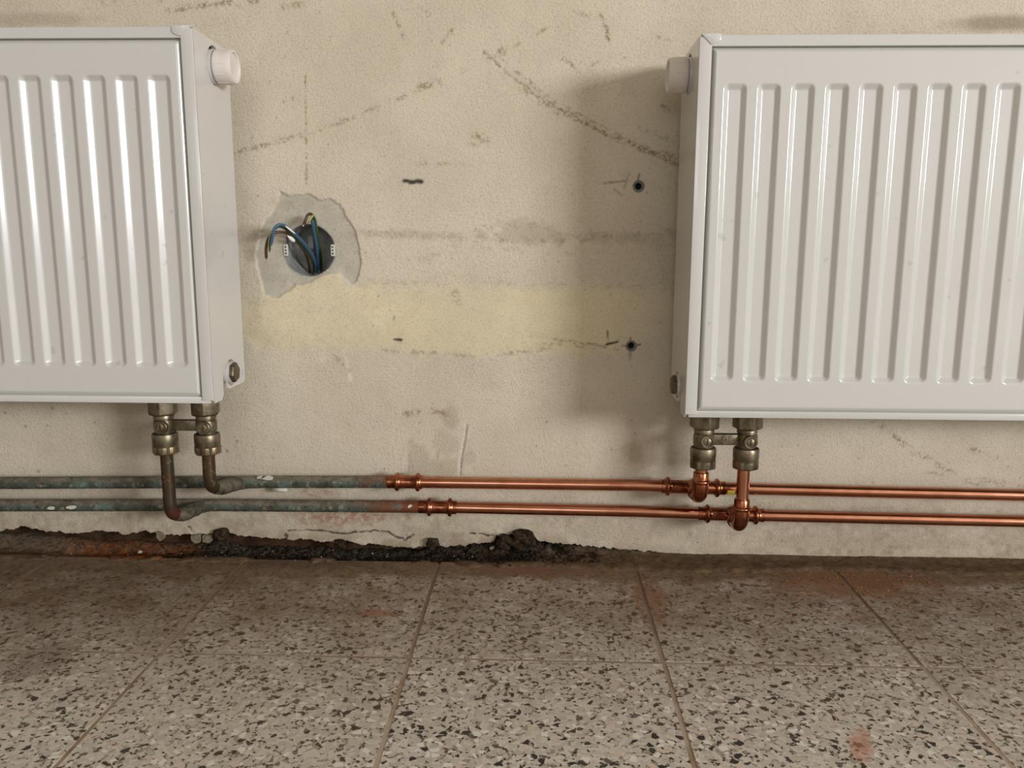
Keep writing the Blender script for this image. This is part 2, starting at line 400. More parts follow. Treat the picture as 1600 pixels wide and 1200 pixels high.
def window(n, c0, c1, fn, label):
    z0, z1 = c1
    w = bpy.data.objects.new('window_%d' % n, None); COL.objects.link(w); structure(w, label, 'window')  # window_2 and its frame are the added fill window
    t = .05
    for (a, b, c, d) in ((c0[0], c0[1], z0, z0 + t), (c0[0], c0[1], z1 - t, z1), (c0[0], c0[0] + t, z0 + t, z1 - t), (c0[1] - t, c0[1], z0 + t, z1 - t)):
        p0, p1 = fn(a, c, 0), fn(b, d, 1)
        lo = [min(p0[k], p1[k]) for k in range(3)]; hi = [max(p0[k], p1[k]) for k in range(3)]
        MB().box(lo, hi).build('window_frame', FRAMEM, w)
window(1, WIN1[:2], WIN1[2:], lambda a, z, k: (ROOM_X1 + .04 + .06 * k, a, z), 'wide low window in the side wall')
window(2, FILL_WIN[:2], FILL_WIN[2:], lambda a, z, k: (a, ROOM_Y0 - .04 - .06 * k, z), 'made-up fill window in the wall opposite the radiators')

# ---- the plastered wall with the radiators
prof_px = [(-150, 832), (0, 830), (27, 826), (32, 821), (50, 826), (75, 830), (100, 832), (118, 834), (145, 830), (175, 831), (195, 835), (220, 830), (240, 832),
    (262, 836), (287, 836), (300, 835), (327, 834), (338, 830), (347, 827), (360, 834), (375, 837), (400, 840), (431, 841), (478, 844), (525, 848), (547, 845), (556, 849),
    (587, 851), (619, 855), (650, 855), (672, 853), (700, 854), (744, 849), (771, 846), (776, 838), (803, 834), (816, 832), (834, 837), (844, 846), (862, 848), (900, 852),
    (970, 859), (1031, 863), (1084, 867), (1162, 867), (1215, 870), (1381, 872), (1447, 877), (1512, 881), (1556, 879), (1600, 876), (1750, 878)]
PX = np.array([wx(u, v)[0] for u, v in prof_px]); PZ = np.array([max(wx(u, v)[1], -.002) for u, v in prof_px])
STEP = .0013
def axis(c0, c1, lo, hi):
    a = np.arange(c0, c1 + STEP / 2, STEP)
    left = np.linspace(lo, c0, 14)[:-1]; right = np.linspace(c1, hi, 14)[1:]
    return np.concatenate([left, a, right]) if lo < c0 else np.concatenate([a, right])
XS = axis(-.74, .74, ROOM_X0, ROOM_X1); ZS = axis(0.0, .70, 0.0, ROOM_Z1)
nx, nz = len(XS), len(ZS)
X, Z = np.meshgrid(XS, ZS, indexing='ij')
zp = np.interp(XS, PX, PZ) + (fbm(XS, XS * 0, 160, 11, 3) - .5) * .005 + (vnoise(XS, XS * 0, 500, 12) - .5) * .002
zp = np.maximum(zp, -.004)
Zb = .08
Z = np.where(Z < Zb, zp[:, None] + Z * (Zb - zp[:, None]) / Zb, Z)
m1 = np.zeros((nx, nz, 4)); m2 = np.zeros((nx, nz, 4)); rel = np.zeros((nx, nz))
def window_of(xa, xb, za, zb):
    return (slice(*np.searchsorted(XS, [xa, xb])), slice(*np.searchsorted(ZS, [max(za, 0) if za > .09 else 0, zb])))
def seg_mask(p, q, w, soft=.7):
    (xa, za), (xb, zb) = wx(*p), wx(*q); w = w * .00077 / 2; pad = w * 3 + .006
    sl = window_of(min(xa, xb) - pad, max(xa, xb) + pad, min(za, zb) - pad, max(za, zb) + pad)
    x = X[sl]; z = Z[sl]; d = np.array([xb - xa, zb - za]); L = max((d ** 2).sum(), 1e-12)
    t = np.clip(((x - xa) * d[0] + (z - za) * d[1]) / L, 0, 1)
    wob = (vnoise(x, z, 170, 31) - .5) * w * 1.3
    dist = np.hypot(x - xa - t * d[0], z - za - t * d[1]) + wob
    return sl, 1 - sstep(w * (1 - soft), w * (1 + soft) + .0005, dist)
def stroke(arr, ch, pts, w, amt, brk=0.0, depth=0.0):
    for p, q in zip(pts[:-1], pts[1:]):
        sl, k = seg_mask(p, q, w)
        if brk: k = k * sstep(brk - .14, brk + .14, fbm(X[sl], Z[sl], 130, 41, 3))
        arr[sl + (ch,)] = np.maximum(arr[sl + (ch,)], k * amt)
        if depth: rel[sl] = np.where(np.abs(rel[sl]) > abs(depth) * k, rel[sl], depth * k)
def poly_mask(pts, edge=.0025, rough=.004, seed=51):
    P = np.array([wx(*p) for p in pts]); pad = .012
    sl = window_of(P[:, 0].min() - pad, P[:, 0].max() + pad, P[:, 1].min() - pad, P[:, 1].max() + pad)
    x = X[sl] + (fbm(X[sl], Z[sl], 90, seed, 3) - .5) * rough * 2; z = Z[sl] + (fbm(X[sl], Z[sl], 90, seed + 5, 3) - .5) * rough * 2
    inside = np.zeros(x.shape, bool); dist = np.full(x.shape, 9.0)
    for a, b in zip(P, np.roll(P, -1, 0)):
        c = ((a[1] > z) != (b[1] > z)) & (x < (b[0] - a[0]) * (z - a[1]) / (b[1] - a[1] + 1e-12) + a[0]); inside ^= c
        d = b - a; t = np.clip(((x - a[0]) * d[0] + (z - a[1]) * d[1]) / max((d ** 2).sum(), 1e-12), 0, 1)
        dist = np.minimum(dist, np.hypot(x - a[0] - t * d[0], z - a[1] - t * d[1]))
    sd = np.where(inside, -dist, dist)
    return sl, 1 - sstep(-edge, edge, sd)
def blob(arr, ch, u, v, ru, rv, amt, seed=61, rough=.6, nscale=60):
    x0, z0 = wx(u, v); s = .00077; a, b = ru * s, rv * s
    sl = window_of(x0 - 2 * a - .004, x0 + 2 * a + .004, z0 - 2 * b - .004, z0 + 2 * b + .004)
    d = np.hypot((X[sl] - x0) / a, (Z[sl] - z0) / b) + (fbm(X[sl], Z[sl], nscale, seed, 4) - .5) * 2 * rough
    arr[sl + (ch,)] = np.maximum(arr[sl + (ch,)], amt * (1 - sstep(.45, 1.15, d)))
# relief of the whole wall
rel += (fbm(X, Z, 9, 71, 4) - .5) * .0030
# cream filler band
CREAM = [(372, 478), (395, 466), (432, 456), (466, 446), (482, 438), (500, 428), (516, 420), (532, 424), (542, 444), (600, 446), (750, 447), (960, 450), (1075, 456), (1075, 500), (985, 550), (900, 553), (740, 554), (600, 546), (520, 541), (450, 547), (400, 542), (372, 505)]
sl, k = poly_mask(CREAM, .008, .012); k = k * (.72 + .28 * sstep(.35, .6, fbm(X[sl], Z[sl], 14, 53, 4))) * (1 - .5 * sstep(wx(900, 500)[0], wx(1060, 500)[0], X[sl])); m1[sl + (0,)] = np.maximum(m1[sl + (0,)], k)
GREY = [(436, 296), (450, 305), (470, 302), (487, 305), (495, 312), (513, 310), (530, 318), (543, 342), (555, 360), (560, 388), (562, 413), (555, 438), (547, 443), (530, 425), (505, 430), (487, 437), (465, 447), (435, 463), (413, 462), (402, 423), (398, 397), (413, 347), (428, 327), (435, 313)]
sl, k = poly_mask(GREY, .0012, .003, 81); m1[sl + (1,)] = k; rel[sl] += .0016 * k
m1[..., 0] *= (1 - m1[..., 1])
sl, k = poly_mask([(398, 470), (466, 446), (482, 437), (500, 428), (516, 419), (532, 424), (548, 446), (600, 470), (590, 520), (520, 535), (440, 540), (400, 520)], .010, .004, 91)
rel[sl] -= .0016 * k * (.6 + .8 * fbm(X[sl], Z[sl], 30, 95, 3))
# scratches and scuffs
S1 = lambda pts, w, a=.8, b=.5, d=.0: stroke(m1, 2, pts, w, a, b, d)
S1([(755, 82), (790, 112), (830, 145), (860, 162)], 4.2, .8, .34, .0006); S1([(775, 85), (830, 130), (880, 172), (940, 205)], 4, .65, .4)
S1([(820, 138), (850, 158), (875, 172)], 12, .75, .45); S1([(860, 162), (900, 186), (960, 215), (1010, 235), (1062, 258)], 6.5, .9, .30, .0007)
S1([(880, 165), (960, 208), (1060, 252)], 4, .6, .42)
S1([(366, 239), (430, 222), (475, 210), (530, 192), (585, 168), (640, 148), (690, 126)], 5, .75, .42); S1([(690, 126), (735, 105), (790, 82), (870, 35)], 5, .6, .54)
S1([(655, 134), (688, 128)], 9, .8, .45); S1([(745, 212), (772, 219)], 10, .75, .45); S1([(735, 225), (765, 228)], 6, .5, .5)
stroke(m1, 2, [(477, 105), (478, 200), (479, 292)], 2.4, .8, .36)
S1([(262, 16), (320, 8), (402, 0)], 7, .8, .42); S1([(165, 4), (250, 2)], 10, .5, .5); S1([(440, 10), (470, 6)], 8, .6, .45)
S1([(691, 66), (706, 48)], 5, .9, .3); S1([(612, 15), (632, 60)], 5, .6, .48); S1([(658, 11), (671, 23)], 4, .7, .4)
S1([(939, 22), (946, 44), (951, 61)], 6, .9, .35); S1([(880, 92), (904, 109)], 5, .9, .4); S1([(918, 108), (936, 95)], 4, .7, .48); S1([(885, 17), (940, 27)], 4, .6, .5)
S1([(770, 92), (785, 76)], 5, .8, .4); S1([(1000, 200), (1020, 208), (1060, 226)], 5, .7, .45); S1([(1035, 238), (1062, 248)], 8, .7, .45); S1([(1035, 165), (1045, 172)], 6, .6, .45)
S1([(650, 257), (725, 256)], 4, .6, .52); S1([(1020, 55), (1050, 62)], 6, .5, .5)
S1([(560, 362), (700, 372), (780, 372)], 9, .3, .52); S1([(775, 372), (850, 376), (930, 368), (1055, 362)], 12, .5, .54); S1([(800, 352), (850, 355)], 10, .4, .5); blob(m2, 1, 830, 370, 85, 14, .36, 64, 1.0, 110); blob(m2, 1, 810, 356, 40, 14, .3, 67, 1.0, 110); blob(m2, 1, 640, 366, 90, 8, .25, 65, 1.0, 110); blob(m2, 1, 990, 372, 80, 10, .25, 66, 1.0, 110)
S1([(640, 405), (760, 388), (900, 396), (1055, 385)], 7, .25, .55); S1([(560, 440), (960, 448), (1060, 442)], 8, .3, .54)
S1([(830, 525), (880, 532), (965, 545)], 4, .8, .45); S1([(850, 536), (930, 545)], 3, .6, .5)
S1([(1362, 655), (1420, 700), (1480, 735), (1545, 765)], 8, .85, .42); S1([(1515, 702), (1555, 716)], 9, .7, .45); S1([(1450, 738), (1600, 760)], 8, .5, .5)
S1([(1180, 790), (1600, 800)], 5, .35, .55); S1([(520, 552), (535, 570)], 5, .6, .45); S1([(600, 548), (760, 556), (860, 545)], 6, .55, .5)
S1([(635, 646), (670, 642), (695, 648)], 9, .85, .42)
for a, b, c in ((712, 462, 12), (718, 470, 9)): blob(m1, 2, a, b, c, c * 1.3, .5)
# dark pencil and marker marks, drill scuffs
S2 = lambda pts, w, a=1., b=0.: stroke(m1, 3, pts, w, a, b)
S2([(631, 282), (645, 284), (658, 283)], 4.6); S2([(640, 286), (657, 285)], 3, .9); S2([(616, 530), (627, 531)], 3.6); S2([(948, 538), (965, 534)], 2.6)
S2([(949, 517), (950, 536)], 2.0, .7, .4); S2([(945, 286), (976, 283)], 2.0, .6, .3); S2([(985, 532), (980, 538)], 2, .6); S2([(999, 272), (996, 284)], 2.2, .5)
S2([(984, 268), (975, 295)], 1.8, .35, .3); S2([(960, 296), (972, 305)], 2, .35, .3); S2([(978, 540), (972, 540)], 2, .8); S2([(993, 540), (1001, 538)], 2.2, .8); S2([(985, 551), (984, 562)], 3, .4)
S2([(985, 528), (985, 532)], 3, .8); S2([(616, 495), (615, 500)], 3, .5); S2([(457, 152), (458, 156)], 3, .3)
rnd = random.Random(4)
for k in range(150):
    u, v = rnd.uniform(380, 1060), rnd.uniform(5, 735)
    blob(m1, 3, u, v, rnd.uniform(1.2, 2.4), rnd.uniform(1.2, 2.4), rnd.uniform(.1, .45), 62, .2)
for u, v, r in ((82, 638, 4), (40, 666, 4), (74, 665, 2.5), (148, 660, 2.5), (192, 672, 2), (104, 646, 2), (8, 645, 3), (240, 698, 3), (60, 737, 3), (355, 705, 3), (370, 690, 3), (300, 672, 2)):
    blob(m1, 3, u, v, r, r, .45, 63, .3)
for k in range(46): # grit by the pipes
    u, v = rnd.uniform(600, 1600), rnd.uniform(660, 860); blob(m1, 3, u, v, 1.8, 2.2, .4, 64, .2)
# cracks in the low plaster
jr = random.Random(17)
for pts, w in (([(448, 829), (480, 829), (505, 830), (545, 833), (570, 831), (590, 828), (605, 830), (620, 838), (632, 844), (645, 836)], 2.6), ([(735, 833), (752, 834), (778, 838)], 2.2),
               ([(296, 822), (303, 832)], 2.6), ([(446, 832), (447, 841)], 3)):
    stroke(m1, 3, [(pts[k][0] + (q - k) * 0 + (pts[k + 1][0] - pts[k][0]) * f + jr.uniform(-2, 2), pts[k][1] + (pts[k + 1][1] - pts[k][1]) * f + jr.uniform(-1.6, 1.6)) for k in range(len(pts) - 1) for q, f in ((k, 0), (k, .33), (k, .66))] + [pts[-1]], w * .8, .95, .34, .0012)
# lifted seam, smears, drips
stroke(m2, 2, [(727, 664), (724, 690), (719, 715), (717, 742)], 4, .8); stroke(m1, 3, [(730, 664), (727, 690), (722, 715), (720, 742)], 2.2, .55)
stroke(m2, 2, [(537, 548), (544, 572)], 4, .5); blob(m2, 2, 547, 590, 5, 9, 1.0, 65, .3); blob(m2, 2, 503, 562, 8, 10, .35)
blob(m2, 1, 705, 650, 16, 28, .42); blob(m2, 1, 700, 690, 26, 30, .32); blob(m2, 1, 655, 725, 20, 34, .42); blob(m2, 1, 695, 730, 40, 18, .4); blob(m2, 1, 735, 715, 14, 18, .35)
stroke(m2, 1, [(642, 690), (640, 742)], 12, .5, .35); stroke(m2, 1, [(684, 705), (685, 742)], 8, .5, .3); blob(m2, 1, 1055, 700, 30, 40, .22); blob(m2, 1, 985, 705, 25, 18, .3)
# dirt sitting on the low plaster, with shade painted in towards its bottom edge
hb = Z - zp[:, None]; base_d = sstep(.030, .0, hb) * sstep(.25, .6, fbm(X, Z, 55, 107, 4)) * np.interp(X, [wx(u, 850)[0] for u in (-100, 250, 400, 700, 900, 1100, 1600)], [.5, .5, .8, .95, .7, .55, .6])
m2[..., 1] = np.maximum(m2[..., 1], base_d)
blob(m2, 1, 1350, 848, 280, 22, .6, 70, .5, 30); blob(m2, 1, 690, 838, 70, 18, .7, 71, .4, 30); blob(m2, 1, 480, 838, 60, 8, .55, 72, .5, 40); blob(m2, 1, 980, 835, 130, 20, .45, 73, .6, 30)
low = sstep(.125, .015, Z) * (.25 + .95 * fbm(X, Z, 22, 101, 4)) * np.clip(.55 + 1.1 * (fbm(X, Z, 140, 105, 3) - .25), 0, 1.3); m2[..., 1] = np.maximum(m2[..., 1], np.clip(.85 * low, 0, 1))
m2[..., 1] = np.maximum(m2[..., 1], .16 * sstep(.30, .24, Z) * fbm(X, Z, 8, 103, 4))
# the red-brown leak stain, grime, dark patches, and cast shadows painted into the plaster
blob(m2, 0, 540, 808, 95, 17, .75, 66, .6, 90); blob(m2, 0, 500, 768, 40, 12, .5, 67, .7, 90); blob(m2, 0, 170, 775, 60, 16, .2); blob(m2, 0, 1140, 800, 60, 12, .25)
blob(m2, 1, 1570, 36, 95, 16, .75, 68, .35, 20); blob(m2, 1, 60, 30, 120, 14, .35, 69, .6, 30); blob(m2, 1, 440, 318, 22, 12, .25)  # first blob is a shadow painted in above the right radiator
blob(m2, 1, 240, 690, 45, 40, .2)
blob(m2, 1, 395, 365, 40, 14, .35); blob(m2, 1, 660, 835, 40, 14, .5); blob(m2, 1, 420, 828, 30, 10, .45)  # first blob paints the cast shadow of the loose wires
rel += m1[..., 3] * .0002
Y = rel.copy()
# openings: flush box and two anchor holes
BOX_C = wx(483, 391); BOX_R = .0315
PLUGS = [wx(998, 291), wx(986.5, 540.5)]; PLUG_R = .0062
LIP = np.array([wx(*p) for p in [(425, 470), (465, 447), (481, 437), (490, 434.5), (500, 429), (508, 423), (516, 418.5), (528, 413), (545, 400)]])
lipz = np.interp(X, LIP[:, 0], LIP[:, 1]) + (vnoise(X, X * 0, 220, 111) - .5) * .002
Rb = np.hypot(X - BOX_C[0], Z - BOX_C[1])
near = (np.abs(Rb - BOX_R) < STEP * .71) & (Z > lipz - STEP)
fac = np.where(near, BOX_R / np.maximum(Rb, 1e-6), 1)
Xn = BOX_C[0] + (X - BOX_C[0]) * fac; Zn = BOX_C[1] + (Z - BOX_C[1]) * fac
snap = (Rb < BOX_R) & (np.abs(Z - lipz) < STEP * .55); Zn = np.where(snap, lipz, Zn)
for c in PLUGS:
    Rp = np.hypot(X - c[0], Z - c[1]); nr = np.abs(Rp - PLUG_R) < STEP * .71; f = np.where(nr, PLUG_R / np.maximum(Rp, 1e-6), 1)
    Xn = np.where(nr, c[0] + (X - c[0]) * f, Xn); Zn = np.where(nr, c[1] + (Z - c[1]) * f, Zn)
def cc(a): return (a[:-1, :-1] + a[1:, :-1] + a[:-1, 1:] + a[1:, 1:]) / 4
xc, zc = cc(X), cc(Z); lc = cc(lipz)
cut = (np.hypot(xc - BOX_C[0], zc - BOX_C[1]) < BOX_R) & (zc > lc)
for c in PLUGS: cut |= np.hypot(xc - c[0], zc - c[1]) < PLUG_R
idx = np.arange(nx * nz).reshape(nx, nz)
quads = np.stack([idx[:-1, :-1], idx[1:, :-1], idx[1:, 1:], idx[:-1, 1:]], -1)[~cut]
V = np.stack([Xn, Y, Zn], -1).reshape(-1, 3)
# broken thickness at the bottom edge
Vr = np.stack([XS, np.full(nx, .021), zp + .001], -1); ir = nx * nz + np.arange(nx)
qr = np.stack([ir[:-1], ir[1:], idx[1:, 0], idx[:-1, 0]], -1)
A1 = np.concatenate([m1.reshape(-1, 4), np.tile([0, 0, .9, .75], (nx, 1))]); A2 = np.concatenate([m2.reshape(-1, 4), np.tile([0, .8, 0, 0], (nx, 1))])
me = mesh_np('wall_back', np.concatenate([V, Vr]), np.concatenate([quads, qr]))
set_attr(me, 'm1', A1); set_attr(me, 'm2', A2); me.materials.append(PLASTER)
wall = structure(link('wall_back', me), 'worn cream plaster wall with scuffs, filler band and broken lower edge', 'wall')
MB().box((ROOM_X0, .021, -.04), (ROOM_X1, .06, .085)).build('masonry', MASONRY, wall)

# ---- floor: grout bed with separate terrazzo tiles
TILE, TX0, TY0 = .2385, -.3567, -.2695
fl = MB().box((ROOM_X0, ROOM_Y0, -.06), (ROOM_X1, TY0 + TILE - .006, -.0005)).build('floor', GROUT)
structure(fl, 'speckled terrazzo tile floor with brownish grout joints', 'floor')
MB().box((ROOM_X0, TY0 + TILE - .006, -.08), (ROOM_X1, .06, -.02)).build('mortar_bed', MASONRY, fl)
bm = bmesh.new(); bmesh.ops.create_cube(bm, size=1)
g = .0027
for v in bm.verts: v.co = Vector((v.co.x * (TILE - g), v.co.y * (TILE - g), (v.co.z - .5) * .02))
bmesh.ops.bevel(bm, geom=[e for e in bm.edges if all(v.co.z > -.001 for v in e.verts)], offset=.0009, segments=2, affect='EDGES')
tme = bpy.data.meshes.new('tile'); bm.to_mesh(tme); bm.free(); tme.materials.append(TERRAZZO)
rnd = random.Random(8)
for j in range(0, 13):
    for i in range(-7, 14):
        o = link('tile', tme, fl); o.location = (TX0 + (i + .5) * TILE, TY0 + (.5 - j) * TILE, rnd.uniform(-.0003, .0003) * 1.0)
        o.rotation_euler = (rnd.uniform(-.0012, .0012), rnd.uniform(-.0012, .0012), rnd.uniform(-.002, .002))

# ---- dirt and broken mortar along the foot of the wall
xs = np.arange(-1.5, 1.6, .002); ys = np.arange(-.075, .0212, .0015)
DX, DY = np.meshgrid(xs, ys, indexing='ij')
ux = lambda u: wx(u, 860)[0]
def bandx(pts): return np.interp(DX, [ux(u) for u, _ in pts], [h for _, h in pts])
level = bandx([(-200, -.002), (0, -.002), (70, -.004), (120, -.010), (290, -.010), (330, -.004), (380, -.010), (520, -.011), (640, -.009), (720, -.003), (860, .0015), (1000, .003), (1700, .003)])
n1 = fbm(DX, DY, 55, 121, 4) - .5; n2 = fbm(DX, DY, 180, 131, 3) - .5
calm = bandx([(-200, .35), (60, .4), (110, .5), (300, .6), (340, 1), (860, 1), (960, .4), (1100, .22), (1700, .22)])
H = level + calm * (n1 * .010 + n2 * .005)
wallside = sstep(-.004, .018, DY); H += wallside * bandx([(-200, .016), (100, .012), (300, .010), (420, .006), (640, .006), (720, .008), (850, .008), (1000, .004), (1700, .003)])
edge = -.034 + (fbm(DX, DX * 0, 26, 141, 4) - .5) * .03 + bandx([(-200, 0), (120, .002), (400, .004), (700, -.004), (900, -.012), (1100, -.014), (1400, -.010), (1700, -.010)])
over = sstep(edge + .006, edge - .010, DY)
H = H * (1 - over) + (-.006) * over
ridge = (.0046 * sstep(.40, .62, fbm(DX, DY, 28, 171, 4)) * np.exp(-((DY + .036 + .010 * (fbm(DX, DX * 0, 20, 181, 3) - .5)) / .011) ** 2) - .0012) * bandx([(-200, .7), (100, .7), (200, .45), (330, 1), (900, 1), (1100, .3), (1700, .3)])
H = np.maximum(H, np.where(ridge > .0004, ridge, -.02))
rust = bandx([(40, 0), (100, .45), (150, 1), (300, 1), (345, 0)]) * sstep(-.046, -.028, DY) * sstep(.30, .55, fbm(DX, DY, 18, 151, 3) + .18)
black = bandx([(-200, .25), (60, .3), (110, .1), (290, .25), (330, .85), (400, 1), (700, 1), (770, .9), (850, .7), (930, .35), (1000, .1), (1700, .05)])
black = np.clip(black * (.55 + .9 * fbm(DX, DY, 40, 161, 4)) * sstep(-.046, -.022, DY + (n1) * .02) + wallside * .35 * (DX < ux(900)), 0, 1)
pale = bandx([(-200, .4), (80, .3), (300, .2), (700, .15), (900, .2), (1050, .3), (1700, .3)]) * sstep(-.03, .0, DY)
idx = np.arange(DX.size).reshape(DX.shape)
dm = mesh_np('dirt_strip', np.stack([DX, DY, H], -1).reshape(-1, 3), np.stack([idx[:-1, :-1], idx[1:, :-1], idx[1:, 1:], idx[:-1, 1:]], -1).reshape(-1, 4))
set_attr(dm, 'm1', np.stack([rust, black, pale, np.zeros_like(rust)], -1).reshape(-1, 4)); dm.materials.append(DIRT)
tag(link('dirt_strip', dm), 'strip of black and rusty dirt filling the gap at the wall foot', 'dirt', kind='stuff')
def height_at(x, y):
    i = int(np.clip((x - xs[0]) / .002, 0, len(xs) - 1)); j = int(np.clip((y - ys[0]) / .0015, 0, len(ys) - 1)); return float(H[i, j])

def rock_mesh(name, size, seed, mat, sub=2, rough=.35):
    bm = bmesh.new(); bmesh.ops.create_icosphere(bm, subdivisions=sub, radius=1)
    r = random.Random(seed); ph = [r.uniform(0, 9) for _ in range(6)]
    for v in bm.verts:
        c = v.co; k = 1 + rough * (math.sin(c.x * 3.1 + ph[0]) * math.cos(c.y * 2.7 + ph[1]) + .6 * math.sin(c.z * 5 + ph[2] + c.x * 4) + .5 * (r.random() - .5))
        v.co = Vector((c.x * size[0], c.y * size[1], c.z * size[2])) * k
    me = bpy.data.meshes.new(name); bm.to_mesh(me); bm.free(); me.materials.append(mat); return me
lump_spec = [(818, 843, .019, .011, .0125, 'large dark mortar lump stuck in the broken plaster edge below the copper pipes'),
             (790, 846, .013, .009, .009, 'smaller dark mortar lump beside the largest lump at the wall foot'),
             (676, 849, .008, .007, .0075, 'round dark mortar lump below the lower coupling'),
             (345, 836, .009, .007, .009, 'dark pointed mortar lump under the bend of the brown riser'),
             (531, 850, .008, .006, .006, 'dark crumbly lump in the middle of the black gap'),
             (886, 857, .007, .005, .004, 'small dark lump at the thin end of the gap')]
for k, (u, v, a, b, c, lab) in enumerate(lump_spec):
    p = at(u, v, -.004); o = link('mortar_lump', rock_mesh('mortar_lump', (a, b, c), 20 + k, LUMPM, 3, .22)); o.location = p
    tag(o, lab, 'lump', 'mortar lumps at the wall foot')
def fragment(pts, Yp, th, lab, tilt=.2):
    P = [at(u, v, Yp) for u, v in pts]; n = len(P); c = sum(P, Vector()) / n
    v = [p - c + Vector((0, -tilt * (p.z - c.z) * -1, 0)) for p in P]; v += [q + Vector((0, th, 0)) for q in v]
    f = [tuple(range(n)), tuple(range(2 * n - 1, n - 1, -1))] + [(k, (k + 1) % n, n + (k + 1) % n, n + k) for k in range(n)]
    o = MB().add(v, f, 0, False).build('plaster_fragment', FRAGM, bevel=.0006, seg=1); o.location = c
    tag(o, lab, 'fragment', 'plaster fragments at the wall foot')
fragment([(297, 837), (311, 836), (314, 842), (313, 848), (304, 849), (298, 844)], -.004, .012, 'grey plaster fragment wedged under the wall edge, nearer the rusty patch')
fragment([(315, 837), (330, 837), (333, 844), (326, 849), (316, 847)], -.005, .012, 'grey plaster fragment wedged under the wall edge, nearer the dark lump')
fragment([(243, 832), (251, 834), (256, 842), (250, 846), (244, 840)], -.006, .008, 'thin slanting plaster fragment beside the rusty patch')
for u, v, r, lab in ((769, 857, .0034, 'whitish pebble lying on dark dirt below the largest lump'), (219, 859, .0028, 'white chip lying on the rusty patch')):
    q = floor_at(u, v, .002); o = link('pale_stone', rock_mesh('pale_stone', (r, r * .8, r * .7), int(u), PALE, 2, .2)); o.location = (q.x, q.y, max(height_at(q.x, q.y), -.002) + r * .4)
    tag(o, lab, 'stone')
def scatter(name, mat, n, fn, label, cat, seed):
    r = random.Random(seed); m = MB()
    for k in range(n):
        x, y, z, s = fn(r); ph = [r.uniform(-1, 1) for _ in range(9)]
        v = [(x + s * (a + .4 * r.uniform(-1, 1)), y + s * (b + .4 * r.uniform(-1, 1)), z + s * (c + .3 * r.uniform(-1, 1)))
             for a, b, c in ((1, 0, 0), (-1, 0, 0), (0, 1, 0), (0, -1, 0), (0, 0, .8), (0, 0, -.8))]
        m.add(v, [(0, 2, 4), (2, 1, 4), (1, 3, 4), (3, 0, 4), (2, 0, 5), (1, 2, 5), (3, 1, 5), (0, 3, 5)], 0, False)
    return tag(m.build(name, mat, auto=10), label, cat, kind='stuff')
def crumb(r):
    x = r.uniform(ux(250), ux(940)); y = r.gauss(-.012, .012); y = min(max(y, -.06), .012); return x, y, max(height_at(x, y), -.012) + .0008, r.uniform(.0008, .0024)
scatter('mortar_crumbs', LUMPM, 900, crumb, 'loose dark mortar crumbs along the wall foot', 'crumbs', 3)
def grit(r):
    x = r.uniform(ux(-20), ux(1000)); y = min(max(r.gauss(-.015, .014), -.07), .012); return x, y, max(height_at(x, y), -.0005) + .0005, r.uniform(.0003, .0009)
scatter('pale_grit', PALE, 70, grit, 'scattered pale grit along the wall foot', 'grit', 5)
def filing(r):
    q = floor_at(r.gauss(1340, 110), 878 + abs(r.gauss(0, 40))); return q.x, q.y, .0004, r.uniform(.0004, .0011)
scatter('copper_grit', FILING, 900, filing, 'copper coloured grit on the floor below the bright pipes', 'grit', 7)
